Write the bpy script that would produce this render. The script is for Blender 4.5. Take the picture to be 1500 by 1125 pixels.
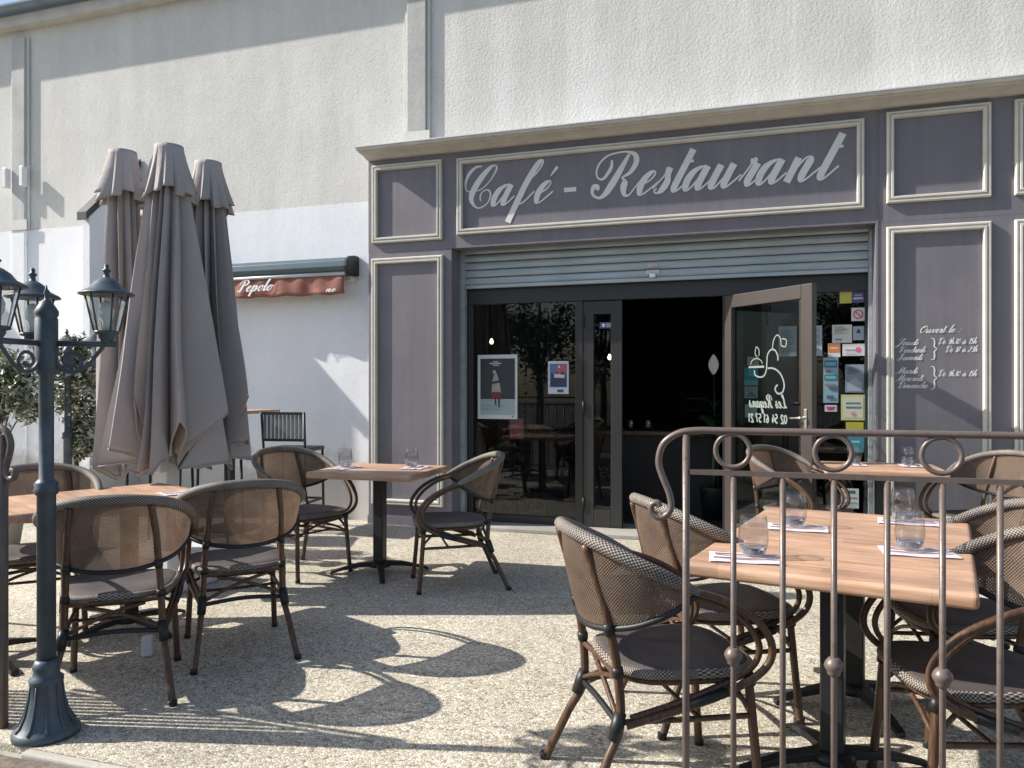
import bpy, bmesh, math, random
from mathutils import Vector, Matrix, Euler
R_ = math.radians
random.seed(7)
sc = bpy.context.scene
for o in list(bpy.data.objects):
    bpy.data.objects.remove(o)
COL = sc.collection

# ------------------------------------------------------------------ camera
YAW = R_(18.306)
cd = bpy.data.cameras.new('camera')
cam = bpy.data.objects.new('camera', cd); COL.objects.link(cam)
cam.location = (0, 0, 1.334)
cam.rotation_euler = (R_(90), 0, YAW)
cd.sensor_width = 36.0
cd.lens = 1150 / 1500 * 36.0
cd.shift_y = 5.5 / 1500
cd.clip_start = .05; cd.clip_end = 500
sc.camera = cam

# ------------------------------------------------------------------ sky, sun, exposure
SUN_EL, SUN_AZ = R_(36.5), R_(14)          # sun runs almost along the facade
ld = Vector((math.cos(SUN_AZ) * math.cos(SUN_EL), math.sin(SUN_AZ) * math.cos(SUN_EL), -math.sin(SUN_EL)))
w = bpy.data.worlds.new('World'); sc.world = w; w.use_nodes = True
nt = w.node_tree
bg = nt.nodes['Background']
sky = nt.nodes.new('ShaderNodeTexSky'); sky.sky_type = 'NISHITA'; sky.sun_disc = False
sky.sun_elevation = SUN_EL
sky.sun_rotation = math.atan2(-ld.x, -ld.y)
sky.air_density = 1.0; sky.dust_density = 1.4; sky.ozone_density = 1.0
nt.links.new(sky.outputs[0], bg.inputs[0]); bg.inputs[1].default_value = .105
sl = bpy.data.lights.new('sun', 'SUN'); sl.energy = 4.6; sl.angle = R_(.53); sl.color = (1, .945, .865)
so = bpy.data.objects.new('sun', sl); COL.objects.link(so)
so.rotation_euler = ld.to_track_quat('-Z', 'Y').to_euler(); so.location = (-8, -3, 8)
sc.view_settings.view_transform = 'Standard'; sc.view_settings.look = 'None'
sc.view_settings.exposure = .73; sc.view_settings.gamma = 1
sc.view_settings.use_curve_mapping = False

# ------------------------------------------------------------------ mesh helpers
class MB:
    def __init__(s): s.v = []; s.f = []; s.uv = None; s.sm = []
    def add(s, vs, fs, smooth=False):
        b = len(s.v); s.v += [tuple(p) for p in vs]
        s.f += [tuple(i + b for i in f) for f in fs]; s.sm += [smooth] * len(fs)
        return s
    def box(s, x0, x1, y0, y1, z0, z1):
        vs = [(x, y, z) for z in (z0, z1) for y in (y0, y1) for x in (x0, x1)]
        return s.add(vs, [(0, 2, 3, 1), (4, 5, 7, 6), (0, 1, 5, 4), (2, 6, 7, 3), (0, 4, 6, 2), (1, 3, 7, 5)])
    def tube(s, path, r, seg=10, closed=False, caps=True):
        P = [Vector(p) for p in path]; n = len(P)
        rs = r if isinstance(r, (list, tuple)) else [r] * n
        T = []
        for i in range(n):
            a = P[(i - 1) % n] if (closed or i > 0) else P[i]
            b = P[(i + 1) % n] if (closed or i < n - 1) else P[i]
            t = (b - a); T.append(t.normalized() if t.length > 1e-9 else Vector((0, 0, 1)))
        up = Vector((0, 0, 1)) if abs(T[0].z) < .9 else Vector((1, 0, 0))
        nrm = (up - T[0] * up.dot(T[0])).normalized()
        vs = []
        for i in range(n):
            nrm = (nrm - T[i] * nrm.dot(T[i])).normalized()
            bi = T[i].cross(nrm)
            for k in range(seg):
                a = 2 * math.pi * k / seg
                vs.append(P[i] + (nrm * math.cos(a) + bi * math.sin(a)) * rs[i])
        fs = []
        for i in range(n if closed else n - 1):
            j = (i + 1) % n
            for k in range(seg):
                l = (k + 1) % seg
                fs.append((i * seg + k, i * seg + l, j * seg + l, j * seg + k))
        s.add(vs, fs, True)
        if caps and not closed:
            b = len(s.v) - len(vs)
            s.f += [tuple(b + k for k in range(seg))[::-1], tuple(b + (n - 1) * seg + k for k in range(seg))]; s.sm += [False] * 2
        return s
    def lathe(s, prof, seg=24, cx=0, cy=0, smooth=True, rot=0):
        vs = []
        for r, z in prof:
            for k in range(seg):
                a = 2 * math.pi * k / seg + rot
                vs.append((cx + r * math.cos(a), cy + r * math.sin(a), z))
        fs = []
        for i in range(len(prof) - 1):
            for k in range(seg):
                l = (k + 1) % seg
                fs.append((i * seg + k, i * seg + l, (i + 1) * seg + l, (i + 1) * seg + k))
        fs.append(tuple(range(seg))[::-1]); fs.append(tuple((len(prof) - 1) * seg + k for k in range(seg)))
        s.add(vs, fs, smooth)
        s.sm[-1] = s.sm[-2] = False
        return s
    def prism(s, pts, y0, y1):           # outline in x,z extruded along y
        n = len(pts)
        vs = [(x, y0, z) for x, z in pts] + [(x, y1, z) for x, z in pts]
        return s.add(vs, [tuple(range(n)), tuple(range(2 * n - 1, n - 1, -1))] + [(i, i + n, (i + 1) % n + n, (i + 1) % n) for i in range(n)])
    def slab(s, pts, z0, z1):            # outline in x,y extruded along z
        n = len(pts)
        vs = [(x, y, z0) for x, y in pts] + [(x, y, z1) for x, y in pts]
        return s.add(vs, [tuple(range(n))[::-1], tuple(range(n, 2 * n))] + [(i, (i + 1) % n, (i + 1) % n + n, i + n) for i in range(n)])
    def mesh(s, name):
        m = bpy.data.meshes.new(name); m.from_pydata(s.v, [], s.f); m.update()
        m.polygons.foreach_set('use_smooth', s.sm)
        bm = bmesh.new(); bm.from_mesh(m); bmesh.ops.recalc_face_normals(bm, faces=bm.faces); bm.to_mesh(m); bm.free()
        if s.uv:
            l = m.uv_layers.new(name='UVMap')
            for lp in m.loops: l.data[lp.index].uv = s.uv[lp.vertex_index]
        return m

def tag(o, label=None, cat=None, group=None, kind=None):
    if label: o['label'] = label
    if cat: o['category'] = cat
    if group: o['group'] = group
    if kind: o['kind'] = kind
    return o
def obj(name, mb, mat, parent=None, loc=None, rotz=None, bevel=0, bseg=2):
    m = mb if isinstance(mb, bpy.types.Mesh) else mb.mesh(name)
    if mat and not m.materials: m.materials.append(mat)
    o = bpy.data.objects.new(name, m); COL.objects.link(o)
    if parent: o.parent = parent
    if loc: o.location = loc
    if rotz is not None: o.rotation_euler = (0, 0, rotz)
    if bevel:
        b = o.modifiers.new('bevel', 'BEVEL'); b.width = bevel; b.segments = bseg; b.limit_method = 'ANGLE'; b.angle_limit = R_(40)
    return o
def thing(name, label, cat, loc=(0, 0, 0), rotz=0, group=None):
    o = bpy.data.objects.new(name, None); COL.objects.link(o); o.empty_display_size = .1
    o.location = loc; o.rotation_euler = (0, 0, rotz)
    return tag(o, label, cat, group)
def dup(root, loc, rotz, label=None, scale=None):
    def cp(o, par):
        c = o.copy(); COL.objects.link(c); c.parent = par
        for ch in o.children: cp(ch, c)
        return c
    r = cp(root, None); r.location = loc; r.rotation_euler = (0, 0, rotz)
    if label: r['label'] = label
    if scale: r.scale = (scale,) * 3
    return r
def crom(pts, n=6, closed=False):
    P = [Vector(p) for p in pts]; out = []; N = len(P)
    for i in range(N if closed else N - 1):
        if closed: a, b, c, d = P[(i - 1) % N], P[i], P[(i + 1) % N], P[(i + 2) % N]
        else: a, b, c, d = P[max(i - 1, 0)], P[i], P[i + 1], P[min(i + 2, N - 1)]
        for k in range(n):
            t = k / n
            out.append(.5 * ((2 * b) + (c - a) * t + (2 * a - 5 * b + 4 * c - d) * t * t + (3 * b - a - 3 * c + d) * t ** 3))
    if not closed: out.append(P[-1])
    return out
def face(fx, fy): return math.atan2(-fx, fy)

# ------------------------------------------------------------------ material helpers
class NM:
    def __init__(s, name, col=(.5, .5, .5), rough=.6, metal=0, spec=.5):
        s.m = bpy.data.materials.new(name); s.m.use_nodes = True
        s.t = s.m.node_tree; s.b = s.t.nodes['Principled BSDF']; s.out = s.t.nodes['Material Output']
        s.b.inputs['Base Color'].default_value = (*col, 1); s.b.inputs['Roughness'].default_value = rough
        s.b.inputs['Metallic'].default_value = metal; s.b.inputs['Specular IOR Level'].default_value = spec
    def n(s, t, **k):
        d = s.t.nodes.new('ShaderNode' + t)
        for a, b in k.items():
            if a in d.inputs: d.inputs[a].default_value = b
            else: setattr(d, a, b)
        return d
    def l(s, a, b): s.t.links.new(a, b)
    def coord(s, kind='Object', scale=None):
        c = s.n('TexCoord').outputs[kind]
        if scale:
            m = s.n('Mapping'); m.inputs['Scale'].default_value = scale; s.l(c, m.inputs['Vector']); c = m.outputs[0]
        return c
    def noise(s, co, scale, detail=4, rough=.55):
        d = s.n('TexNoise'); d.inputs['Scale'].default_value = scale; d.inputs['Detail'].default_value = detail; d.inputs['Roughness'].default_value = rough
        s.l(co, d.inputs['Vector']); return d.outputs['Fac']
    def ramp(s, fac, stops, interp='LINEAR'):
        d = s.n('ValToRGB'); e = d.color_ramp; e.interpolation = interp
        while len(e.elements) < len(stops): e.elements.new(.5)
        for el, (p, c) in zip(e.elements, stops):
            el.position = p; el.color = (*c, 1) if len(c) == 3 else c
        s.l(fac, d.inputs[0]); return d.outputs[0]
    def mix(s, a, b, fac, mode='MIX'):
        d = s.n('MixRGB', blend_type=mode)
        for k, v in ((0, fac), (1, a), (2, b)):
            if isinstance(v, (int, float)): d.inputs[k].default_value = v
            elif isinstance(v, tuple): d.inputs[k].default_value = (*v, 1)
            else: s.l(v, d.inputs[k])
        return d.outputs[0]
    def math(s, op, a, b=0.):
        d = s.n('Math', operation=op)
        for k, v in ((0, a), (1, b)):
            if isinstance(v, (int, float)): d.inputs[k].default_value = v
            else: s.l(v, d.inputs[k])
        return d.outputs[0]
    def col(s, c): s.l(c, s.b.inputs['Base Color'])
    def bump(s, h, strength=.3, dist=.01, prev=None):
        d = s.n('Bump'); d.inputs['Strength'].default_value = strength; d.inputs['Distance'].default_value = dist
        s.l(h, d.inputs['Height'])
        if prev: s.l(prev, d.inputs['Normal'])
        s.l(d.outputs[0], s.b.inputs['Normal']); return d.outputs[0]

def painted(name, col, rough=.5, metal=0, var=.12, scale=6, bump=.08, bscale=90, spec=.5):
    k = NM(name, col, rough, metal, spec); co = k.coord()
    f = k.noise(co, scale, 5, .6)
    d = tuple(c * (1 - var) for c in col); u = tuple(min(1, c * (1 + var)) for c in col)
    k.col(k.ramp(f, [(.3, d), (.7, u)]))
    if bump: k.bump(k.noise(co, bscale, 3), bump, .004)
    return k.m

M = {}
# exposed aggregate terrace
k = NM('exposed_aggregate', rough=.85); co = k.coord()
v = k.n('TexVoronoi'); v.inputs['Scale'].default_value = 88; k.l(co, v.inputs['Vector'])
sep = k.n('SeparateColor'); k.l(v.outputs['Color'], sep.inputs[0])
stone = k.ramp(sep.outputs[0], [(0, (.26, .22, .17)), (.10, (.48, .42, .33)), (.4, (.62, .56, .45)), (.65, (.68, .63, .54)), (.88, (.84, .81, .74)), (1, (.40, .37, .34))])
v2 = k.n('TexVoronoi'); v2.inputs['Scale'].default_value = 88; v2.feature = 'DISTANCE_TO_EDGE'; k.l(co, v2.inputs['Vector'])
gap = k.ramp(v2.outputs['Distance'], [(.02, (.34, .31, .27)), (.13, (1, 1, 1))])
c1 = k.mix(stone, gap, .8, 'MULTIPLY')
big = k.ramp(k.noise(co, .9, 5, .6), [(.33, (.74, .74, .72)), (.66, (1.03, 1.035, 1.0))])
c1 = k.mix(c1, big, 1, 'MULTIPLY')
mid = k.ramp(k.noise(co, 14, 3, .6), [(.35, (.85, .85, .85)), (.65, (1.12, 1.11, 1.08))])
k.col(k.mix(c1, mid, .6, 'MULTIPLY'))
k.bump(v2.outputs['Distance'], .6, .006)
M['gravel'] = k.m
# plaster walls
def plaster(name, a, b, bs, bst, dist, stain=.25, dirt=.8):
    k = NM(name, rough=.92, spec=.2); co = k.coord()
    base = k.ramp(k.noise(co, 1.1, 6, .6), [(.3, a), (.7, b)])
    st = k.noise(k.coord(scale=(2.2, 2.2, .25)), 1.6, 5, .6)
    base = k.mix(base, k.ramp(st, [(.42, (.82, .80, .76)), (.62, (1, 1, 1))]), stain, 'MULTIPLY')
    sp = k.noise(co, 55, 2); base = k.mix(base, k.ramp(sp, [(.28, (.62, .58, .52)), (.40, (1, 1, 1))]), .5, 'MULTIPLY')
    sz = k.n('SeparateXYZ'); k.l(co, sz.inputs[0])
    hgt = k.math('ADD', sz.outputs[2], k.math('MULTIPLY', k.noise(co, 5, 6, .7), -.9))
    base = k.mix(base, k.ramp(hgt, [(.0, (.60, .57, .52)), (.22, (1, 1, 1))]), dirt, 'MULTIPLY')
    crk = k.n('TexVoronoi'); crk.feature = 'DISTANCE_TO_EDGE'; crk.inputs['Scale'].default_value = .55; ofs = k.n('VectorMath', operation='ADD'); nz = k.n('TexNoise'); nz.inputs['Scale'].default_value = 3; k.l(co, nz.inputs['Vector']); k.l(co, ofs.inputs[0]); k.l(nz.outputs['Color'], ofs.inputs[1]); k.l(ofs.outputs[0], crk.inputs['Vector'])
    base = k.mix(base, k.ramp(crk.outputs['Distance'], [(.0, (.55, .53, .5)), (.005, (1, 1, 1))]), .10, 'MULTIPLY')
    k.col(base)
    n1 = k.bump(k.noise(co, bs, 5, .65), bst, dist)
    k.bump(k.noise(co, 2.4, 3), .15, .04, n1)
    return k.m
M['plaster'] = plaster('smooth_cream_render', (.65, .642, .61), (.735, .728, .70), 48, .35, .008, .35)
M['rough'] = plaster('rough_cream_render', (.64, .634, .608), (.75, .745, .72), 38, .55, .010, .6)
M['white'] = plaster('white_painted_render', (.80, .82, .85), (.86, .88, .91), 40, .22, .007, .15)
M['concrete'] = plaster('weathered_concrete', (.42, .43, .43), (.66, .66, .64), 30, .4, .006, .8)
M['kerb'] = plaster('white_kerb_stone', (.66, .65, .62), (.8, .79, .76), 30, .4, .006, .5)
M['asphalt'] = painted('asphalt', (.07, .07, .068), .9, 0, .35, 30, .6, 160)
k = NM('aubergine_grey_paint', rough=.48); co = k.coord()
c = k.ramp(k.noise(co, 1.7, 6, .65), [(.3, (.150, .141, .160)), (.7, (.182, .169, .188))])
c = k.mix(c, k.ramp(k.noise(k.coord(scale=(9, 9, .5)), 2.2, 5, .6), [(.36, (.86, .86, .88)), (.64, (1.1, 1.09, 1.08))]), .5, 'MULTIPLY')
c = k.mix(c, (.34, .32, .31), k.math('MULTIPLY', k.ramp(k.noise(co, 34, 4, .7), [(.70, (0, 0, 0)), (.76, (1, 1, 1))]), .5)); k.col(c)
k.l(k.ramp(k.noise(co, 5, 4), [(.3, (.40, .40, .40)), (.7, (.62, .62, .62))]), k.b.inputs['Roughness']); k.bump(k.noise(k.coord(scale=(60, 60, 4)), 2, 3), .10, .003); M['purple'] = k.m
M['cream'] = painted('cream_moulding_paint', (.60, .58, .52), .5, 0, .08, 8, .06, 60)
M['cornice'] = painted('beige_cornice_paint', (.54, .51, .46), .55, 0, .12, 5, .08, 60)
M['letter'] = painted('pale_grey_lettering', (.66, .67, .64), .5, 0, .04, 8, 0)
M['anth'] = painted('anthracite_frame_paint', (.030, .029, .028), .42, .0, .1, 5, .03)
M['brownframe'] = painted('brown_door_frame_paint', (.050, .041, .036), .42, 0, .08, 5, .03)
M['zinc'] = painted('zinc_blue_grey', (.20, .25, .30), .4, .3, .15, 4, .05)
k = NM('galvanised_shutter', (.40, .46, .48), .42, .35); co = k.coord(scale=(.6, 3, 6))
k.col(k.ramp(k.noise(co, 3, 5, .6), [(.3, (.33, .39, .41)), (.7, (.47, .53, .55))])); M['shutter'] = k.m
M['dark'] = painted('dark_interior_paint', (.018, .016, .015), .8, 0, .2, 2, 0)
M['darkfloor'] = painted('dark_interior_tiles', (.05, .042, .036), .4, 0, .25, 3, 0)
M['curtain'] = painted('reflection_curtain', (.010, .010, .011), .9, 0, .2, 8, .1)
M['slate'] = painted('slate_roofing', (.05, .053, .062), .6, 0, .3, 12, .3, 40)
M['lamp'] = painted('slate_blue_cast_iron', (.070, .090, .108), .45, .15, .25, 14, .15, 60)
k = NM('brown_wrought_iron', rough=.36, metal=.1); co = k.coord()
c = k.ramp(k.noise(co, 9, 5, .65), [(.3, (.118, .090, .078)), (.7, (.175, .137, .118))])
c = k.mix(c, (.13, .052, .024), k.math('MULTIPLY', k.ramp(k.noise(co, 42, 4, .7), [(.60, (0, 0, 0)), (.68, (1, 1, 1))]), .7)); k.col(c)
k.bump(k.noise(co, 70, 4), .22, .003); M['iron'] = k.m
M['black'] = painted('matt_black_metal', (.018, .019, .021), .45, .2, .2, 12, .05)
M['whitemetal'] = painted('white_lacquered_metal', (.66, .67, .68), .4, .1, .08, 6, .03)
M['steel'] = NM('polished_steel', (.6, .6, .6), .22, 1).m
M['paper'] = painted('napkin_paper', (.66, .56, .60), .9, 0, .05, 20, .1)
M['whitepaper'] = painted('white_paper', (.8, .8, .8), .7, 0, .03, 10, 0)
M['soil'] = painted('dry_verge_soil', (.16, .13, .10), .95, 0, .5, 26, .9, 80)
M['clay'] = painted('red_awning_cloth', (.27, .115, .088), .85, 0, .15, 7, .2, 50)
M['awnbox'] = painted('blue_grey_awning_case', (.075, .115, .14), .35, .25, .1, 4, 0)
def flat(name, col, rough=.6): return NM(name, col, rough).m
# glass
def glass(name, tint=(1, 1, 1), ior=1.5):
    k = NM(name); t = k.t
    tr = k.n('BsdfTransparent'); tr.inputs[0].default_value = (*tint, 1)
    gl = k.n('BsdfGlossy'); gl.inputs['Roughness'].default_value = .01
    lw = k.n('LayerWeight'); lw.inputs[0].default_value = .5
    f0 = ((ior - 1) / (ior + 1)) ** 2
    fr = k.math('ADD', k.math('MULTIPLY', k.math('POWER', lw.outputs['Facing'], 5.0), 1 - f0), f0)
    mx = k.n('MixShader'); k.l(fr, mx.inputs[0]); k.l(tr.outputs[0], mx.inputs[1]); k.l(gl.outputs[0], mx.inputs[2])
    k.l(mx.outputs[0], k.out.inputs[0]); return k.m
M['glass'] = glass('window_glass', (.80, .83, .82))
M['tumbler'] = glass('tumbler_glass', (.93, .94, .95), 1.75)
k = NM('tumbler_base_glass', (1, 1, 1), .02); k.b.inputs['Transmission Weight'].default_value = 1; k.b.inputs['IOR'].default_value = 1.45; M['tumblerbase'] = k.m
M['lampglass'] = glass('lantern_glass', (.93, .945, .94), 1.5)
k = NM('frosted_bulb', (.85, .86, .85), .5); k.b.inputs['Transmission Weight'].default_value = .0; M['bulb'] = k.m
k = NM('glowing_bulb', (1, .8, .5)); k.b.inputs['Emission Color'].default_value = (1, .78, .45, 1); k.b.inputs['Emission Strength'].default_value = 6; M['glow'] = k.m
# wood
k = NM('oak_look_laminate', rough=.42); co = k.coord(scale=(1.2, 14, 14))
g = k.noise(co, 3.2, 6, .65); g2 = k.noise(k.coord(), 5, 3)
pk = k.n('TexBrick'); pk.inputs['Scale'].default_value = 1; pk.inputs['Brick Width'].default_value = .62; pk.inputs['Row Height'].default_value = .095; pk.inputs['Mortar Size'].default_value = .0008; pk.inputs['Color1'].default_value = (.80, .80, .80, 1); pk.inputs['Color2'].default_value = (1.14, 1.12, 1.08, 1); pk.inputs['Mortar'].default_value = (.7, .66, .62, 1); k.l(k.coord(), pk.inputs['Vector'])
c = k.ramp(g, [(.28, (.34, .19, .115)), (.5, (.51, .325, .22)), (.72, (.62, .43, .315))])
c = k.mix(c, pk.outputs['Color'], .75, 'MULTIPLY')
k.l(k.ramp(k.noise(k.coord(), 11, 5, .7), [(.3, (.30, .30, .30)), (.7, (.55, .55, .55))]), k.b.inputs['Roughness'])
k.col(k.mix(c, k.ramp(g2, [(.3, (.86, .84, .84)), (.7, (1.08, 1.06, 1.04))]), 1, 'MULTIPLY')); k.bump(g, .06, .002)
M['wood'] = k.m
# bamboo tube
k = NM('bamboo_look_tube', rough=.38); co = k.coord()
g = k.noise(k.coord(scale=(30, 30, 3)), 3, 4, .6)
k.col(k.ramp(g, [(.3, (.042, .021, .012)), (.55, (.092, .048, .026)), (.8, (.17, .098, .056))])); M['bamboo'] = k.m
# weave materials (uv in metres)
def weave(name, ca, cb, per, transl=0.):
    k = NM(name, rough=.6); uv = k.coord('UV'); sp = k.n('SeparateXYZ'); k.l(uv, sp.inputs[0])
    su = k.math('SINE', k.math('MULTIPLY', sp.outputs[0], 2 * math.pi / per)); sv = k.math('SINE', k.math('MULTIPLY', sp.outputs[1], 2 * math.pi / per))
    p = k.math('MULTIPLY', su, sv); f = k.math('ADD', k.math('MULTIPLY', p, .9), .5)
    c = k.ramp(f, [(.25, ca), (.75, cb)])
    oi = k.n('ObjectInfo'); ad = k.n('VectorMath', operation='ADD'); k.l(k.coord(), ad.inputs[0]); k.l(oi.outputs['Location'], ad.inputs[1]); wear = k.noise(ad.outputs[0], 7, 5, .65)
    c = k.mix(c, k.ramp(wear, [(.32, (.68, .68, .70)), (.70, (1.3, 1.26, 1.2))]), 1, 'MULTIPLY')
    k.col(c); k.bump(f, .5, .002)
    if transl:
        tl = k.n('BsdfTranslucent'); k.l(c, tl.inputs[0]); mx = k.n('MixShader'); mx.inputs[0].default_value = transl
        k.l(k.b.outputs[0], mx.inputs[1]); k.l(tl.outputs[0], mx.inputs[2])
        tp = k.n('BsdfTransparent'); m2 = k.n('MixShader'); hole = k.ramp(f, [(.0, (1, 1, 1)), (.12, (0, 0, 0))]); k.l(k.math('MULTIPLY', hole, .30), m2.inputs[0]); k.l(mx.outputs[0], m2.inputs[1]); k.l(tp.outputs[0], m2.inputs[2]); k.l(m2.outputs[0], k.out.inputs[0])
    return k.m
M['panel'] = weave('brown_woven_textile', (.038, .025, .019), (.26, .178, .125), .0115, .30)
M['rim'] = weave('two_tone_woven_rim', (.020, .017, .015), (.33, .29, .25), .013)
M['seat'] = weave('dark_woven_seat', (.048, .041, .041), (.115, .098, .094), .006)
# parasol cloth
k = NM('taupe_parasol_cloth', rough=.9, spec=.15); co = k.coord()
c = k.ramp(k.noise(co, 3, 4), [(.3, (.45, .412, .396)), (.7, (.52, .48, .462))])
k.col(c); k.bump(k.noise(co, 26, 4), .25, .012)
tl = k.n('BsdfTranslucent'); k.l(c, tl.inputs[0]); mx = k.n('MixShader'); mx.inputs[0].default_value = .15
k.l(k.b.outputs[0], mx.inputs[1]); k.l(tl.outputs[0], mx.inputs[2]); k.l(mx.outputs[0], k.out.inputs[0])
M['cloth'] = k.m
k = NM('variegated_leaf', rough=.5); oi = k.n('TexNoise'); oi.inputs['Scale'].default_value = 14; k.l(k.coord(), oi.inputs['Vector'])
k.col(k.ramp(oi.outputs['Fac'], [(.32, (.06, .085, .035)), (.46, (.17, .20, .11)), (.58, (.58, .58, .46))])); M['leaf'] = k.m
M['lily'] = painted('dark_glossy_leaf', (.03, .07, .025), .3, 0, .3, 9, 0)
M['bark'] = painted('grey_bark', (.11, .09, .07), .9, 0, .3, 18, .5)

YD = 6.887            # front of the shopfront
YW = YD + .15         # wall plane
YG = YD + .32         # glazing plane

# ------------------------------------------------------------------ ground
tag(obj('ground', MB().box(-60, 60, -60, 2.05, -.30, -.06), M['asphalt']), kind='structure')
tag(obj('terrace_floor', MB().box(-16, 9, 2.2, YD + .3, -.3, 0), M['gravel']), kind='structure')
tag(obj('verge', MB().box(-16, 9, 2.05, 2.145, -.3, -.012), M['soil']), kind='structure')
x = -2.60
kerb = tag(obj('kerb', MB().box(-16, 9, 2.145, 2.2, -.3, -.03), M['concrete']), kind='structure')
i = 0
km = MB().box(0, .985, .003, .046, -.03, .006).mesh('kerb_stone')
while x < 8.9:
    obj('kerb_stone', km, M['kerb'], kerb, (x, 2.148, random.uniform(-.004, .004)), bevel=.008); x += 1.0

# ------------------------------------------------------------------ building
bld = thing('cafe_building', 'long cream rendered building with white painted lower wall behind the terrace', 'building', (0, YW, 0))
def bpart(name, x0, x1, y0, y1, z0, z1, mat, par=bld, bev=0):
    return obj(name, MB().box(x0, x1, y0, y1, z0, z1), mat, par, bevel=bev)
bpart('lower_wall', -16, -3.76, 0, .3, 0, 3.20, M['white'])
bpart('upper_wall', -16, -3.28, .006, .3, 3.20, 5.75, M['plaster'])
bpart('upper_wall', -3.28, 9, .002, .3, 2.9, 5.75, M['rough'])
for x0, z0 in ((-8.58, 3.2), (-3.40, 3.72)):
    bpart('concrete_post', x0, x0 + .20, -.045, -.002, z0, 5.48, M['concrete'], bev=.006)
    bpart('post_edge', x0 - .035, x0 - .004, -.02, -.002, z0, 5.48, M['plaster'])
    bpart('post_edge', x0 + .204, x0 + .235, -.02, -.002, z0, 5.48, M['plaster'])
    o = bpart('post_foot', x0 - .04, x0 + .245, -.055, -.047, z0, z0 + .12, M['plaster'])
bpart('painted_post', -8.58, -8.38, -.045, -.002, .0, 3.198, M['white'], bev=.006)
bpart('painted_post', -7.86, -7.72, -.03, -.002, .0, 1.9, M['white'], bev=.006)
for xx in (-8.64, -8.375):
    bpart('bracket', xx, xx + .055, -.12, -.048, 3.70, 3.93, M['whitemetal'], bev=.006)
# eave: soffit board, gutter and slates
bpart('eave_board', -16, 9, -.13, .006, 5.58, 5.70, M['cornice'])
g = MB()
pr = [(-.20 + .062 * math.cos(a), 5.775 + .062 * math.sin(a)) for a in [math.pi + math.pi * i / 10 for i in range(11)]]
pr += [(-.20 + .056 * math.cos(a), 5.775 + .056 * math.sin(a)) for a in [2 * math.pi - math.pi * i / 10 for i in range(11)]]
n = len(pr); g.add([(-16, y, z) for y, z in pr] + [(9, y, z) for y, z in pr], [(i, (i + 1) % n, (i + 1) % n + n, i + n) for i in range(n)] + [tuple(range(n)), tuple(range(2 * n - 1, n - 1, -1))])
obj('gutter', g, M['zinc'], bld)
g = MB(); g.add([(-16, -.18, 5.79), (9, -.18, 5.79), (9, 5, 8.8), (-16, 5, 8.8), (-16, -.18, 5.75), (9, -.18, 5.75), (9, 5, 8.76), (-16, 5, 8.76)], [(0, 1, 2, 3), (7, 6, 5, 4), (0, 4, 5, 1), (1, 5, 6, 2), (2, 6, 7, 3), (3, 7, 4, 0)])
obj('roof', g, M['slate'], bld)
# projecting buttress wall with slate coping
fin = thing('buttress_wall', 'white projecting wall fin with sloping slate coping behind the parasols', 'wall', (-6.72, YW, 0))
g = MB(); pts = [(-.68, 0), (-.002, 0), (-.002, 3.79), (-.68, 3.11)]
g.add([(-.09, y, z) for y, z in pts] + [(0, y, z) for y, z in pts], [(0, 1, 2, 3), (7, 6, 5, 4), (0, 4, 5, 1), (1, 5, 6, 2), (2, 6, 7, 3), (3, 7, 4, 0)])
obj('wall', g, M['white'], fin)
g = MB(); pts = [(-.74, 3.065), (-.74, 3.15), (-.003, 3.895), (-.003, 3.81)]
g.add([(-.105, y, z) for y, z in pts] + [(.02, y, z) for y, z in pts], [(0, 1, 2, 3), (7, 6, 5, 4), (0, 4, 5, 1), (1, 5, 6, 2), (2, 6, 7, 3), (3, 7, 4, 0)])
obj('coping', g, M['slate'], fin)

dup(fin, (-10.35, YW, 0), 0, 'unseen white wall fin with slate coping, added to shade the left wall')  # extra fin out of view, added to cast shade on the left wall

# ------------------------------------------------------------------ shopfront
sf = thing('shopfront', 'aubergine grey painted wooden shopfront with cream mouldings', 'shopfront', (0, 0, 0))
XL, XR = -3.765, 3.3
OL, OR = -2.88, .79
def sbox(name, x0, x1, y0, y1, z0, z1, mat, par=sf, bev=0): return obj(name, MB().box(x0, x1, y0, y1, z0, z1), mat, par, bevel=bev)
sbox('pilaster', XL, OL, YD, YD + .37, 0, 2.655, M['purple'], bev=.004)
sbox('pilaster', OR, XR, YD, YD + .37, 0, 2.655, M['purple'], bev=.004)
fascia = sbox('fascia', XL, XR, YD, YD + .145, 2.655, 3.631, M['purple'])
sbox('plinth', XL - .004, OL - .0, YD - .012, YD - .001, 0, .085, M['purple'])
sbox('plinth', OR, XR, YD - .012, YD - .001, 0, .085, M['purple'])
sbox('joint_strip', .800, .808, YD - .006, YD - .001, .09, 3.555, M['purple'])
# cornice: moulded loft
g = MB(); prof = [(.0, 3.560), (.03, 3.562), (.05, 3.570), (.08, 3.582), (.13, 3.592), (.175, 3.596), (.18, 3.604), (.215, 3.606), (.222, 3.616), (.222, 3.632)]
vs = []
for o_, z in prof: vs += [(XL - .001 - o_ * .06, YW - .002, z), (XL - .001 - o_ * .06, YD - .002 - o_, z), (XR + o_, YD - .002 - o_, z), (XR + o_, YW - .002, z)]
fs = [(i * 4 + a, i * 4 + (a + 1) % 4, i * 4 + 4 + (a + 1) % 4, i * 4 + 4 + a) for i in range(len(prof) - 1) for a in range(4)]
fs += [(0, 1, 2, 3), tuple(len(vs) - 4 + a for a in (3, 2, 1, 0))]
g.add(vs, fs); obj('cornice', g, M['cornice'], sf)
g = MB().box(XL - .025, XR + .23, YD - .232, YW - .002, 3.6325, 3.642); obj('cornice_capping', g, M['whitemetal'], sf)
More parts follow.
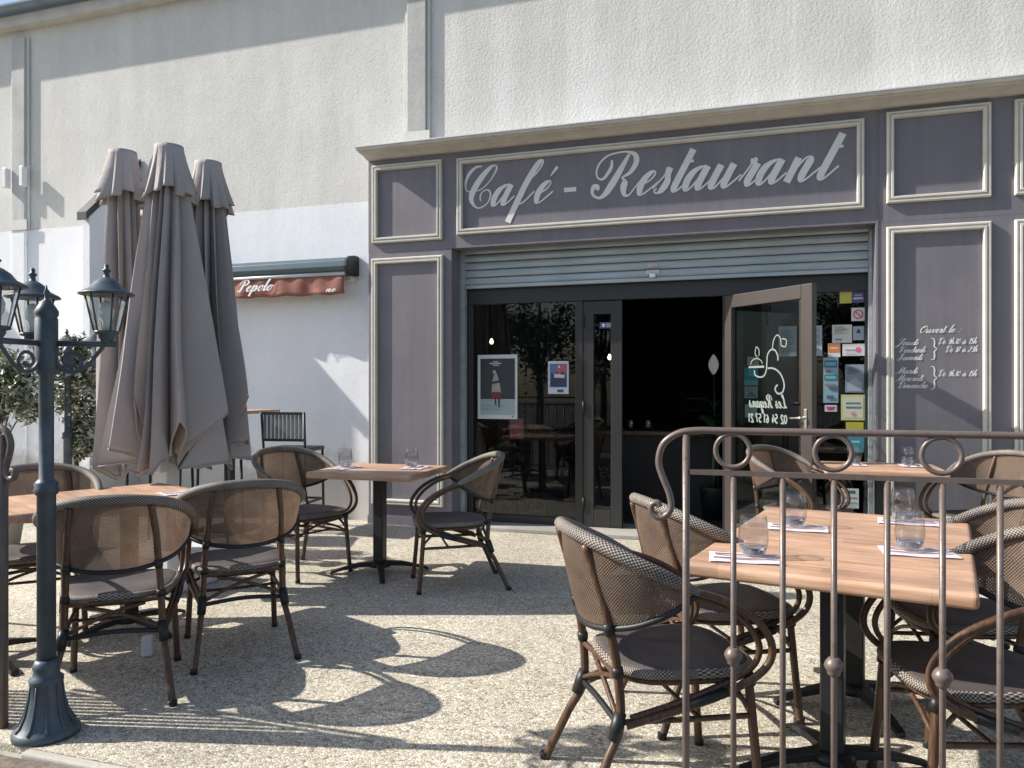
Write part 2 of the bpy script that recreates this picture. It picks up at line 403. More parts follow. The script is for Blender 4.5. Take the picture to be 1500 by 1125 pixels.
# moulded frames
def moulding(x0, x1, z0, z1, par=sf):
    mb = MB(); w_ = .055
    prof = [(0, 0), (0, .026), (.008, .036), (.018, .036), (.022, .024), (.030, .024), (.034, .040), (.048, .040), (.055, .022), (.055, 0)]
    vs = []
    for o_, d in prof: vs += [(x0 + o_, YD - .001 - d, z0 + o_), (x1 - o_, YD - .001 - d, z0 + o_), (x1 - o_, YD - .001 - d, z1 - o_), (x0 + o_, YD - .001 - d, z1 - o_)]
    fs = [(i * 4 + a, i * 4 + (a + 1) % 4, i * 4 + 4 + (a + 1) % 4, i * 4 + 4 + a) for i in range(len(prof) - 1) for a in range(4)]
    mb.add(vs, fs); return obj('moulding', mb, M['cream'], par)
moulding(-3.715, -2.975, 2.745, 3.505); moulding(-3.720, -2.965, .20, 2.595)
sign = moulding(-2.82, .705, 2.775, 3.495)
for x0 in (.868, 1.755, 2.56):
    moulding(x0, x0 + .73, 2.80, 3.525); moulding(x0, x0 + .73, .22, 2.612)
# ---- lettering
def ribbon(mb, pts, y, sub=6):              # pts: (x, z, width)
    P = crom(pts, sub); n = len(P); vs = []
    for i, p in enumerate(P):
        a, b = P[max(i - 1, 0)], P[min(i + 1, n - 1)]
        t = Vector((b.x - a.x, b.y - a.y)); t = t.normalized() if t.length > 1e-9 else Vector((1, 0))
        h = max(p.z, .001) / 2; yy = y - .0012 * i / n
        vs += [(p.x - t.y * h, yy, p.y + t.x * h), (p.x + t.y * h, yy, p.y - t.x * h)]
    mb.add(vs, [(2 * i, 2 * i + 1, 2 * i + 3, 2 * i + 2) for i in range(n - 1)])
G = {  # upright copperplate strokes, x-height 1; slanted when set
 'a': (1.02, [[(.58, .82), (.42, 1.0), (.12, .80), (.02, .40), (.14, .03), (.32, .10), (.58, .80)], [(.62, 1.0), (.60, .6), (.60, .2), (.70, .0), (.86, .10), (1.08, .42)]]),
 'b': (.95, [[(.0, .3), (.2, 1.6), (.32, 2.1), (.15, 1.9), (.1, 1.2), (.1, .2), (.3, 0), (.55, .4), (.4, 1.0), (.7, .9)]]),
 'c': (.75, [[(.5, .8), (.38, 1.0), (.1, .75), (.03, .4), (.2, 0), (.42, .08), (.8, .5)]]),
 'd': (1.0, [[(.58, .82), (.42, 1.0), (.12, .80), (.02, .40), (.14, .03), (.32, .10), (.58, .80)], [(.64, 2.0), (.60, 1.0), (.60, .2), (.70, .0), (.86, .10), (1.05, .42)]]),
 'e': (.72, [[(.04, .42), (.36, .62), (.46, .88), (.32, 1.02), (.10, .78), (.04, .38), (.20, 0), (.42, .08), (.78, .50)]]),
 'f': (.8, [[(.10, 1.0), (.42, 1.42), (.52, 1.85), (.40, 2.02), (.24, 1.75), (.12, 1.0), (.09, .2), (.08, -.85)], [(.10, .12), (.26, .0), (.48, .14), (.74, .56)]]),
 'g': (.95, [[(.58, .82), (.42, 1.0), (.12, .80), (.02, .40), (.14, .03), (.32, .10), (.58, .80)], [(.62, 1.0), (.60, .2), (.55, -.8), (.3, -.95), (.3, -.5), (1.0, .4)]]),
 'h': (1.0, [[(.0, .4), (.25, 1.6), (.34, 2.1), (.18, 1.9), (.1, 1.0), (.08, 0)], [(.10, .2), (.35, .9), (.5, 1.0), (.6, .8), (.58, .2), (.68, 0), (1.0, .4)]]),
 'i': (.5, [[(.1, 1.0), (.08, .2), (.2, 0), (.5, .4)], [(.16, 1.5), (.13, 1.35)]]),
 'l': (.5, [[(.0, .4), (.25, 1.6), (.34, 2.1), (.18, 1.9), (.1, 1.0), (.08, .2), (.2, 0), (.5, .4)]]),
 'm': (1.5, [[(.05, 1.0), (.06, 0)], [(.08, .3), (.3, .95), (.42, 1.0), (.5, .8), (.5, 0)], [(.52, .3), (.75, .95), (.88, 1.0), (.95, .8), (.93, .2), (1.05, 0), (1.5, .5)]]),
 'n': (1.12, [[(.05, 1.0), (.06, .5), (.05, 0)], [(.07, .25), (.30, .88), (.46, 1.0), (.58, .86), (.56, .5), (.55, .2), (.65, 0), (.80, .08), (1.15, .52)]]),
 'o': (.8, [[(.45, .95), (.3, 1.0), (.05, .7), (.05, .3), (.25, 0), (.5, .3), (.5, .75), (.4, 1.0), (.8, .8)]]),
 'p': (.95, [[(.0, .5), (.12, 1.1), (.1, .4), (.06, -.9)], [(.1, .3), (.35, .95), (.5, 1.0), (.6, .7), (.5, .1), (.3, 0), (.95, .5)]]),
 'r': (.72, [[(-.06, .22), (.10, .75), (.14, 1.14), (.20, .96), (.40, .90)], [(.38, .94), (.34, .55), (.32, .2), (.42, 0), (.55, .08), (.80, .46)]]),
 's': (.62, [[(-.10, .22), (.14, .7), (.26, 1.14)], [(.26, 1.12), (.30, .85), (.44, .48), (.36, .10), (.18, 0), (.04, .10), (.10, .22)]]),
 't': (.58, [[(.12, 1.85), (.10, 1.2), (.08, .6), (.08, .18), (.18, 0), (.34, .10), (.62, .52)], [(.02, 1.30), (.40, 1.32)]]),
 'u': (1.12, [[(.06, 1.0), (.04, .6), (.04, .2), (.14, 0), (.30, .10), (.58, .80)], [(.60, 1.0), (.58, .6), (.58, .2), (.68, 0), (.84, .10), (1.14, .50)]]),
 'v': (.85, [[(.0, .9), (.1, 1.0), (.16, .6), (.2, .1), (.35, 0), (.6, .5), (.55, 1.0), (.85, .9)]]),
 'J': (1.2, [[(-.2, 1.6), (.3, 2.1), (.9, 2.05), (.7, 1.4), (.5, .3), (.2, -.6), (-.2, -.5), (.3, .1), (.9, .5)]]),
 'V': (1.4, [[(-.2, 1.5), (.1, 2.1), (.35, 1.9), (.35, 1.0), (.4, 0), (.8, 1.2), (1.3, 2.1)]]),
 'S': (1.3, [[(-.2, .5), (.4, 1.0), (.9, 1.8), (.7, 2.1), (.45, 1.7), (.75, .9), (.5, .1), (0, 0), (-.1, .4)]]),
 'M': (1.9, [[(-.2, .2), (.1, 0), (.5, 1.2), (.7, 2.1)], [(.7, 2.1), (.72, 1.0), (.7, 0)], [(.7, .1), (1.1, 1.2), (1.4, 2.1)], [(1.4, 2.1), (1.4, 1.0), (1.42, .2), (1.6, 0), (1.9, .4)]]),
 'D': (1.5, [[(.5, 1.9), (.4, 1.0), (.3, .1), (.1, .1), (.5, 0), (1.1, .4), (1.3, 1.3), (.9, 2.0), (.2, 2.0), (-.1, 1.5), (.2, 1.4)]]),
 'O': (1.5, [[(.8, 2.0), (.3, 1.7), (.1, .9), (.4, .1), (.9, .3), (1.2, 1.2), (1.0, 1.9), (.6, 1.8), (.6, 1.4)]]),
 'P': (1.3, [[(.5, 1.9), (.45, 1.0), (.35, .1), (.1, 0), (0, .3)], [(-.1, 1.2), (.1, 1.9), (.7, 2.1), (1.1, 1.7), (.9, 1.2), (.5, 1.1)]]),
 'L': (1.3, [[(.2, 1.4), (.5, 1.5), (.8, 2.0), (.55, 2.1), (.4, 1.3), (.35, .3), (.0, .05), (.2, .25), (.7, 0), (1.2, .3)]]),
 'R': (1.5, [[(.5, 1.9), (.45, 1.0), (.35, .1), (.1, 0), (0, .3)], [(-.1, 1.2), (.1, 1.9), (.7, 2.1), (1.1, 1.7), (.9, 1.2), (.5, 1.1), (.8, .9), (.95, .2), (1.1, 0), (1.4, .3)]]),
 '0': (.95, [[(.4, 1.7), (.1, 1.2), (.1, .5), (.4, 0), (.7, .5), (.7, 1.2), (.4, 1.7)]]), '1': (.6, [[(.1, 1.3), (.4, 1.7), (.38, .8), (.36, 0)]]),
 '2': (.95, [[(.1, 1.3), (.4, 1.7), (.7, 1.3), (.4, .7), (.05, 0), (.8, .05)]]), '3': (.9, [[(.1, 1.5), (.4, 1.7), (.65, 1.35), (.35, .95), (.7, .5), (.4, 0), (.05, .25)]]),
 '4': (1.0, [[(.5, 1.7), (.05, .5), (.8, .55)], [(.6, 1.1), (.55, 0)]]), '5': (.9, [[(.75, 1.7), (.25, 1.65), (.2, 1.0), (.6, .95), (.65, .4), (.35, 0), (.05, .2)]]),
 '6': (.9, [[(.6, 1.7), (.2, 1.1), (.1, .4), (.4, 0), (.7, .4), (.4, .9), (.15, .5)]]), '7': (.85, [[(.1, 1.65), (.75, 1.7), (.45, .8), (.35, 0)]]),
 '8': (.9, [[(.4, .9), (.15, 1.3), (.4, 1.7), (.65, 1.3), (.4, .9), (.1, .45), (.4, 0), (.7, .45), (.4, .9)]]), '9': (.9, [[(.65, 1.2), (.4, .8), (.15, 1.2), (.4, 1.7), (.68, 1.2), (.6, .5), (.3, 0)]]),
 ':': (.5, [[(.2, .2), (.2, .05)], [(.25, .9), (.25, .75)]]), '-': (.9, [[(0, .5), (.6, .5)]]),
}
def glyph(mb, ch, x, z, s, y, slant=.5, thick=.24, thin=.05, sub=6):
    base = {'é': 'e', 'à': 'a'}.get(ch, ch)
    adv, strokes = G[base]; strokes = list(strokes)
    if ch == 'é': strokes.append('acc')
    if ch == 'à': strokes.append('gra')
    for q, st in enumerate(strokes):
        if st == 'acc': pts = [(.42, 1.68, .17), (.36, 1.5, .13), (.28, 1.25, .05)]
        elif st == 'gra': pts = [(.2, 1.65, .15), (.3, 1.3, .06)]
        else:
            P = crom([(a, b, 0) for a, b in st], 4); pts = []
            for i, p in enumerate(P):
                d = P[min(i + 1, len(P) - 1)] - P[max(i - 1, 0)]
                dn = max(0, -d.y / max(d.length, 1e-6))
                if len(st) == 2 and abs(st[0][1] - st[1][1]) < .3: dn = .35
                pts.append((p.x, p.y, thin + (thick - thin) * dn ** 1.6))
        pts = [(x + (a + slant * b) * s, z + b * s, c * s) for a, b, c in pts]
        ribbon(mb, pts, y - .0016 * q, 2)
    return adv
def text(mb, tx, x, z, s, y, slant=.5, thick=.26, thin=.09, width=None):
    tot = sum({' ': .7}.get(c, 0) or G[{'é': 'e', 'à': 'a'}.get(c, c)][0] for c in tx)
    kx = 1.0
    if width: kx = width / (tot * s)
    mb2 = MB(); cx = 0
    for c in tx:
        if c == ' ': cx += .7; continue
        cx += glyph(mb2, c, cx * s, 0, s, 0, slant, thick, thin)
    mb.add([(x + a * kx, y + b, z + c) for a, b, c in mb2.v], mb2.f)
LY = YD - .0025
SIGN_C = [(-2.572, 3.406, .0056), (-2.634, 3.4, .0156), (-2.694, 3.352, .0244), (-2.73, 3.288, .02), (-2.738, 3.228, .0111), (-2.724, 3.187, .0056), (-2.676, 3.177, .0054), (-2.581, 3.192, .0054), (-2.499, 3.258, .0066), (-2.44, 3.341, .0111), (-2.426, 3.382, .0133), (-2.446, 3.403, .0089), (-2.487, 3.389, .0244), (-2.557, 3.324, .0444), (-2.628, 3.235, .0489), (-2.674, 3.15, .0467), (-2.676, 3.084, .0311), (-2.634, 3.027, .0111), (-2.581, 3.021, .0087), (-2.516, 3.061, .0077), (-2.489, 3.125, .0111), (-2.499, 3.17, .01), (-2.534, 3.181, .0067), (-2.575, 3.159, .0067), (-2.59, 3.122, .0111), (-2.586, 3.082, .0089)]
SIGN_R = [[(-1.19, 3.39, .0183), (-1.232, 3.321, .0345), (-1.293, 3.218, .0488), (-1.348, 3.132, .0549), (-1.403, 3.058, .0427), (-1.458, 3.025, .0213), (-1.508, 3.047, .0183), (-1.523, 3.085, .0244), (-1.508, 3.127, .0366), (-1.477, 3.124, .0366), (-1.471, 3.093, .0183)],
 [(-1.344, 3.351, .0122), (-1.348, 3.295, .0244), (-1.372, 3.249, .0274), (-1.424, 3.19, .0183), (-1.472, 3.205, .0122), (-1.483, 3.259, .0122), (-1.456, 3.329, .0152), (-1.381, 3.392, .0122), (-1.276, 3.413, .0122), (-1.202, 3.411, .0152), (-1.137, 3.379, .0366), (-1.129, 3.312, .0427), (-1.178, 3.232, .0305), (-1.25, 3.19, .0122), (-1.238, 3.171, .0183), (-1.232, 3.141, .0488), (-1.242, 3.093, .0488), (-1.234, 3.038, .0305), (-1.196, 3.029, .0122), (-1.141, 3.091, .0091), (-1.099, 3.142, .0091)]]
mb = MB(); ribbon(mb, [(a, b, c * 1.12 + .004) for a, b, c in SIGN_C], LY); obj('letter', mb, M['letter'], fascia)
mb = MB(); [ribbon(mb, [(a, b, c * 1.08 + .003) for a, b, c in s_], LY - .002 * q) for q, s_ in enumerate(SIGN_R)]; obj('letter', mb, M['letter'], fascia)
for ch, x_, z_, s_ in (('a', -2.49, 3.028, .185), ('f', -2.255, 3.026, .19), ('é', -2.075, 3.026, .185), ('-', -1.83, 3.025, .19), ('e', -1.135, 3.028, .19), ('s', -.99, 3.028, .19), ('t', -.835, 3.03, .19),
                       ('a', -.735, 3.032, .195), ('u', -.515, 3.032, .195), ('r', -.275, 3.033, .195), ('a', -.135, 3.034, .195), ('n', .105, 3.035, .195), ('t', .345, 3.036, .195)):
    mb = MB(); glyph(mb, ch, x_, z_, s_, LY - .001, .50, .34 if ch == '-' else .30, .18 if ch == '-' else .078); obj('letter', mb, M['letter'], fascia)
# opening hours on the right pilaster
for tx, x_, z_, wd, s_ in (('Ouvert le :', 1.10, 1.765, .29, .028), ('Jeudi', .945, 1.672, .15, .024), ('Vendredi', .955, 1.613, .19, .024), ('Samedi', .945, 1.553, .18, .024), ('Mardi', .94, 1.447, .15, .024), ('Mercredi', .94, 1.388, .19, .024), ('Dimanche', .95, 1.332, .21, .024),
                           ('De 9h30 à 15h', 1.235, 1.675, .265, .024), ('De 18 à 23h', 1.285, 1.612, .22, .024), ('De 9h30 à 15h', 1.235, 1.424, .265, .024)):
    mb = MB(); text(mb, tx, x_, z_, s_, LY, .45, .30, .13, wd); obj('hours_line', mb, M['letter'], sf)
for zt, zb in ((1.722, 1.555), (1.502, 1.323)):
    mb = MB(); zm = (zt + zb) / 2
    ribbon(mb, [(1.185, zt, .004), (1.205, zt - .004, .008), (1.212, zt - .03, .011), (1.210, zm + .02, .010), (1.228, zm, .005), (1.210, zm - .02, .010), (1.212, zb + .03, .011), (1.205, zb + .004, .008), (1.185, zb, .004)], LY)
    obj('brace_mark', mb, M['letter'], sf)

# ---- roller shutter
sh = thing('roller_shutter', 'half raised grey metal roller shutter above the cafe entrance', 'shutter', (0, YD + .24, 2.295))
slm = MB(); h = .0745; L = OR - OL - .08
pr = [(0, 0), (-.006, .004), (-.014, .02), (-.016, .04), (-.012, .058), (-.004, .066), (0, .069), (.008, .069), (.008, 0)]
n = len(pr); slm.add([(OL + .05, y, z) for y, z in pr] + [(OL + .05 + L, y, z) for y, z in pr], [(i, (i + 1) % n, (i + 1) % n + n, i + n) for i in range(n)] + [tuple(range(n)), tuple(range(2 * n - 1, n - 1, -1))])
slm = slm.mesh('slat')
for i in range(6):
    obj('slat', slm, M['shutter'], sh, (0, 0, .035 + i * h))
obj('bottom_bar', MB().box(OL + .05, OR - .03, -.02, .012, 0, .033), M['shutter'], sh, bevel=.004)
obj('lock_plate', MB().box(-1.075, -.955, -.03, -.018, .06, .10), M['cream'], sh, bevel=.004)
obj('lock_pull', MB().box(-1.04, -.99, -.045, -.031, .028, .068), M['steel'], sh, bevel=.004)
mb = MB().box(-1.06, -.97, -.0195, -.0175, .125, .155); obj('maker_label', mb, M['cornice'], sh)
for xx, ww in ((OL + .002, .046), (OR - .028, .026)):
    obj('guide_rail', MB().box(xx, xx + ww, -.03, .03, -2.258, .44), M['shutter'], sh)

# ---- threshold, frames and glazing
tag(obj('threshold', MB().box(OL + .002, OR - .002, YD - .02, YD + .6, 0, .035), M['concrete'], bevel=.005), 'grey concrete doorstep along the glazed cafe entrance', 'doorstep')
win = thing('glazed_screen', 'dark anthracite framed glazed screen under the shutter', 'window', (0, YG, .036))
def fr(name, x0, x1, z0, z1, mat='anth', y0=-.03, y1=.03, par=win): return obj(name, MB().box(x0, x1, y0, y1, z0, z1), M[mat], par, bevel=.004)
fr('head_rail', OL + .002, OR - .002, 2.112, 2.62)
fr('jamb', OL + .002, -2.778, 0, 2.11); fr('sill_rail', -2.776, -1.752, 0, .07); fr('mullion', -1.75, -1.678, 0, 2.11)
fr('jamb', .742, OR - .002, 0, 2.11); fr('mullion', -.412, -.350, 0, 2.11); fr('sill_rail', -.348, .740, 0, .07)
obj('pane', MB().box(-2.776, -1.752, -.003, .003, .072, 2.11), M['glass'], win)
obj('pane', MB().box(-.348, .740, -.003, .003, .072, 2.11), M['glass'], win)
# closed narrow leaf
leaf = thing('closed_door_leaf', 'narrow closed anthracite door leaf with a slim glass strip', 'door', (-1.675, YG, .04))
W_ = .366
obj('stile', MB().box(.002, .10, -.025, .025, 0, 2.10), M['anth'], leaf, bevel=.004); obj('stile', MB().box(.262, W_, -.025, .025, 0, 2.10), M['anth'], leaf, bevel=.004)
obj('rail', MB().box(.101, .261, -.025, .025, 0, .16), M['anth'], leaf, bevel=.004); obj('rail', MB().box(.101, .261, -.025, .025, 1.98, 2.10), M['anth'], leaf, bevel=.004)
obj('pane', MB().box(.101, .261, -.003, .003, .161, 1.979), M['glass'], leaf)
for z_ in (.15, 1.05, 1.85): obj('hinge', MB().lathe([(.009, z_), (.009, z_ + .12)], 10, .004, -.034), M['black'], leaf)
# open leaf, swung outward on the right jamb
ang = R_(-45)
door = thing('open_door', 'brown framed glass door standing open with white lettering', 'door', (-.378, YG - .05, .04), ang)
DW = .975
obj('stile', MB().box(.002, .085, -.025, .025, 0, 2.10), M['brownframe'], door, bevel=.004); obj('stile', MB().box(DW - .11, DW, -.025, .025, 0, 2.10), M['brownframe'], door, bevel=.004)
obj('rail', MB().box(.086, DW - .111, -.025, .025, 0, .12), M['brownframe'], door, bevel=.004); obj('rail', MB().box(.086, DW - .111, -.025, .025, 1.99, 2.10), M['brownframe'], door, bevel=.004)
obj('pane', MB().box(.086, DW - .111, -.003, .003, .121, 1.989), M['glass'], door)
hd = obj('handle', MB().box(DW - .075, DW - .045, -.034, -.026, .93, 1.13), M['steel'], door, bevel=.004)
obj('lever', MB().tube(crom([(DW - .06, -.034, 1.06), (DW - .06, -.07, 1.06), (DW - .09, -.078, 1.06), (DW - .18, -.076, 1.055)], 5), .009, 8), M['steel'], hd)
hd = obj('handle', MB().box(DW - .075, DW - .045, .026, .034, .93, 1.13), M['steel'], door, bevel=.004)
obj('lever', MB().tube(crom([(DW - .06, .034, 1.06), (DW - .06, .07, 1.06), (DW - .09, .078, 1.06), (DW - .18, .076, 1.055)], 5), .009, 8), M['steel'], hd)
# writing on the outer face of the open leaf reads mirrored from the terrace
mb = MB()
def dpt(px, py): return (.086 + (px - 1079) / (1183 - 1079) * (DW - .197), 2.03 - (py - 425) / (586 - 425) * 1.05 + .0)
yf = .0045
def dstroke(P, w_): ribbon(mb, [(*dpt(*p), w_) for p in P], yf + .002)
dstroke([(1103, 511), (1127, 511)], .018); dstroke([(1106, 508), (1108, 503), (1115, 500), (1122, 503), (1124, 507)], .009)
dstroke([(1116, 498), (1113, 493), (1115, 485), (1119, 490), (1119, 497)], .009)
dstroke([(1112, 515), (1113, 521), (1119, 524), (1126, 523), (1130, 516), (1131, 505), (1132, 496), (1137, 490), (1143, 491), (1147, 498), (1147, 504)], .013)
dstroke([(1139, 489), (1141, 478), (1146, 472), (1151, 477), (1152, 485), (1158, 487), (1159, 479), (1153, 477)], .010)
dstroke([(1132, 513), (1142, 514), (1151, 521), (1156, 533), (1154, 543), (1147, 545), (1143, 539), (1147, 534)], .014)
obj('cup_drawing', mb, M['letter'], door)
for tx, yy, s_, wd, th in (('Les Regans', 563, .05, .42, .34), ('02 54 61 57 21', 582, .040, .43, .34)):
    t0 = MB(); text(t0, tx, 0, 0, s_, 0, .25 if tx[0] == 'L' else .0, th, .16 if tx[0] == 'L' else .3, wd)
    zz = dpt(1100, yy)[1]; xr = dpt(1160, yy)[0]
    mb = MB(); mb.add([(xr - a, yf + .0012 - b * .3, zz + c) for a, b, c in t0.v], t0.f); obj('lettering', mb, M['letter'], door)

# ---- posters and stickers
def paper(name, label, cat, x0, x1, z0, z1, col, y=YG - .006, decor=(), group=None, rough=.6, lines=None):
    q_ = y / (YD + .16 if cat == 'sticker' else YD); x0, x1 = x0 * q_, x1 * q_; z0, z1 = 1.334 + (z0 - 1.334) * q_, 1.334 + (z1 - 1.334) * q_
    t = thing(name, label, cat, (x0, y, z0), 0, group)
    obj('sheet', MB().box(0, x1 - x0, -.0012, 0, 0, z1 - z0), flat(name + '_paper', col, rough), t)
    if lines: decor = list(decor) + [('print_line', (.12, .12 + .76 * (.6 + .4 * math.sin(q * 2.3) ** 2), lines[0] + (lines[1] - lines[0]) * q / lines[2], lines[0] + (lines[1] - lines[0]) * q / lines[2] + .018), tuple(v_ * .35 for v_ in col)) for q in range(lines[2])]
    for q, (dn, pts, c) in enumerate(decor):
        if len(pts) == 4 and not isinstance(pts[0], tuple):
            a, b, c0, d = pts; m_ = MB().box(a * (x1 - x0), b * (x1 - x0), -.0030 - .0008 * q, -.0021 - .0008 * q, c0 * (z1 - z0), d * (z1 - z0))
        else:
            m_ = MB().prism([(a * (x1 - x0), b * (z1 - z0)) for a, b in pts], -.0030 - .0008 * q, -.0021 - .0008 * q)
        obj(dn, m_, flat(name + '_' + dn, c), t)
    return t
def circ(cx, cz, rx, rz, n=14): return [(cx + rx * math.cos(2 * math.pi * i / n), cz + rz * math.sin(2 * math.pi * i / n)) for i in range(n)]
paper('poster', 'large white bordered event poster with a standing figure on the window', 'poster', -2.616, -2.226, 1.044, 1.641, (.62, .66, .62), decor=[
    ('dark_field', (.07, .94, .31, .94), (.045, .05, .055)), ('pale_field', (.07, .94, .065, .305), (.36, .44, .46)), ('title_line', (.30, .60, .855, .875), (.5, .5, .48)), ('title_line', (.38, .54, .83, .845), (.5, .5, .48)), ('title_line', (.40, .52, .885, .9), (.5, .5, .48)),
    ('figure_coat', [(.36, .40), (.60, .40), (.58, .50), (.54, .62), (.48, .72), (.42, .68), (.37, .58)], (.38, .37, .30)), ('figure_head', circ(.43, .73, .045, .03), (.42, .40, .36)), ('figure_skirt', [(.34, .32), (.62, .32), (.58, .42), (.37, .42)], (.22, .035, .04)),
    ('figure_leg', (.44, .475, .22, .32), (.03, .03, .03)), ('figure_leg', (.53, .565, .18, .32), (.03, .03, .03)), ('figure_sash', [(.35, .54), (.56, .57), (.56, .60), (.35, .575)], (.03, .03, .03)), ('print_mark', circ(.89, .04, .02, .012), (.03, .03, .03)), ('credit_line', (.1, .7, .2, .206), (.2, .25, .27)), ('credit_line', (.1, .6, .15, .156), (.2, .25, .27))])
paper('poster', 'small concert poster with blue and red print on the window', 'poster', -1.932, -1.74, 1.279, 1.575, (.55, .62, .68), decor=[
    ('sky_print', (.08, .92, .2, .92), (.10, .16, .33)), ('red_print', [(.45, .6), (.92, .6), (.92, .92), (.4, .88)], (.42, .10, .14)), ('figures_print', [(.12, .22), (.9, .22), (.88, .55), (.7, .7), (.55, .58), (.4, .68), (.25, .6), (.15, .66)], (.04, .045, .09)), ('name_print', [(.3, .5), (.8, .48), (.82, .58), (.3, .62)], (.6, .5, .55)), ('sun_print', circ(.55, .83, .05, .035), (.8, .7, .7)), ('foot_print', (.45, .75, .05, .13), (.06, .09, .16))])
paper('notice', 'small red paper notice below the large poster', 'notice', -2.30, -2.165, .865, 1.05, (.30, .07, .085), y=YG + .012, decor=[('notice_line', (.2, .8, .6, .63), (.4, .15, .14)), ('notice_line', (.2, .7, .4, .43), (.4, .15, .14))])
paper('sticker', 'small blue and white opening sticker on the narrow door leaf', 'sticker', -1.49, -1.345, 1.875, 1.93, (.08, .10, .22), y=YG - .005, decor=[('dot', circ(.25, .5, .1, .3), (.7, .7, .75)), ('line', (.42, .92, .55, .75), (.5, .5, .58)), ('line', (.42, .85, .25, .4), (.5, .5, .58))])
S_ = [('wireless', 'grey round wireless internet sticker', 0.609, 0.692, 2.145, 2.228, (.42, .46, .54), [('arc', circ(.5, .5, .4, .4), (.62, .6, .62)), ('dot', circ(.4, .35, .12, .12), (.5, .06, .12))]),
 ('yellow', 'plain yellow square sticker beside the violet one', 0.536, 0.628, 2.034, 2.139, (.50, .46, .08), []),
 ('violet', 'violet voucher card sticker with white lettering', 0.632, 0.722, 2.037, 2.13, (.10, .09, .22), [('stripe', (.1, .9, .3, .45), (.55, .55, .65)), ('stripe', (.2, .8, .6, .7), (.4, .4, .55))]),
 ('nosmoke', 'white no smoking sticker with red ring', 0.625, 0.73, 1.885, 1.995, (.66, .62, .64), [('ring', circ(.5, .5, .36, .36), (.55, .07, .1)), ('ring_centre', circ(.5, .5, .27, .27), (.66, .62, .64)), ('bar', [(.28, .66), (.34, .72), (.72, .34), (.66, .28)], (.45, .05, .08))]),
 ('notice', 'white printed notice card with a blue line', 0.478, 0.63, 1.707, 1.857, (.60, .62, .58), [('line', (.1, .85, .5, .54), (.35, .38, .4)), ('line', (.15, .5, .15, .22), (.12, .2, .4))]),
 ('bluecard', 'pale blue card with a dark blue emblem', 0.637, 0.723, 1.727, 1.842, (.30, .36, .44), [('emblem', [(.3, .5), (.7, .5), (.6, .75), (.5, .82), (.4, .75)], (.03, .05, .13))]),
 ('card', 'wide white card with pink ring logo', 0.557, 0.735, 1.598, 1.697, (.62, .60, .62), [('logo', circ(.68, .5, .12, .24), (.6, .12, .26)), ('line', (.12, .55, .45, .55), (.35, .35, .42))]),
 ('orange', 'orange guide sticker over a white strip', 0.446, 0.541, 1.589, 1.704, (.60, .60, .58), [('block', (.02, .98, .35, .98), (.55, .20, .08)), ('line', (.2, .8, .6, .7), (.7, .5, .4))]),
 ('strip', 'tall strip of stacked light blue award stickers', 0.409, 0.525, 1.209, 1.585, (.28, .42, .50), [('band', (.08, .92, .78, .94), (.04, .17, .24)), ('band_print', (.15, .85, .82, .9), (.18, .42, .5)), ('band', (.08, .92, .5, .62), (.03, .2, .27)), ('band_print', (.15, .85, .53, .59), (.18, .44, .5)), ('accent', (.1, .5, .68, .72), (.3, .08, .1)), ('accent', (.1, .9, .38, .42), (.32, .24, .22)), ('accent', (.4, .95, .28, .34), (.05, .14, .24)), ('accent', (.25, .7, .08, .16), (.09, .14, .22))]),
 ('sheet', 'grey blue photo sheet in a clear sleeve', 0.578, 0.723, 1.295, 1.526, (.24, .29, .36), [('image', [(.1, .05), (.9, .05), (.9, .35), (.5, .55), (.1, .3)], (.38, .42, .48))]),
 ('yellowcard', 'square pale yellow card with blue two line lettering', 0.546, 0.735, 1.065, 1.277, (.58, .56, .26), [('field', (.1, .9, .1, .9), (.62, .62, .48)), ('line', (.2, .8, .62, .7), (.14, .2, .27)), ('line', (.2, .82, .46, .54), (.14, .2, .27)), ('heart', circ(.5, .25, .1, .09), (.6, .3, .4))]),
 ('pink', 'small white sticker with a magenta mark', 0.42, 0.515, 1.135, 1.19, (.62, .58, .62), [('mark', [(.1, .7), (.9, .75), (.7, .25), (.3, .2)], (.5, .03, .18))]),
 ('yellowstrip', 'yellow topped label below the square yellow card', 0.583, 0.718, 0.94, 1.051, (.50, .52, .48), [('band', (0, 1, .45, 1), (.45, .40, .05))]),
 ('bluesticker', 'bright turquoise sticker low on the glass', 0.593, 0.723, 0.806, 0.927, (.05, .24, .32), [('line', (.25, .75, .6, .75), (.3, .5, .55))]),
 ('lowcard', 'white card with grey lines near the foot of the glass', 0.546, 0.682, 0.337, 0.501, (.55, .60, .62), [('line', (.2, .8, .75, .9), (.08, .12, .18)), ('line', (.1, .9, .5, .56), (.35, .2, .25)), ('line', (.1, .9, .25, .31), (.3, .36, .4))]),
 ('a4', 'large pale grey sheet behind the open door pane', .055, .20, 1.60, 1.855, (.30, .36, .38), []), ('a4', 'narrow pale grey sheet beside the large one', .235, .40, 1.60, 1.855, (.34, .42, .46), []),
 ('whitecard', 'pale card seen through the open door above a turquoise poster', -.20, -.105, 1.525, 1.60, (.34, .38, .36), []), ('turq', 'turquoise leaflet seen through the open door pane', -.225, -.11, 1.355, 1.51, (.03, .25, .31), [('block', (.3, .75, .5, .85), (.16, .38, .42)), ('block', (0, 1, 0, .3), (.14, .36, .34))]),
 ('leaflet', 'greyish leaflet with curved band seen through the open door', -.222, -.115, 1.245, 1.345, (.27, .32, .34), [('band', [(.1, .2), (.5, .6), (.9, .2), (.9, .1), (.1, .1)], (.12, .17, .18))]), ('mint', 'pale mint leaflet low behind the open door pane', -.218, -.12, 1.08, 1.19, (.34, .45, .43), [])]
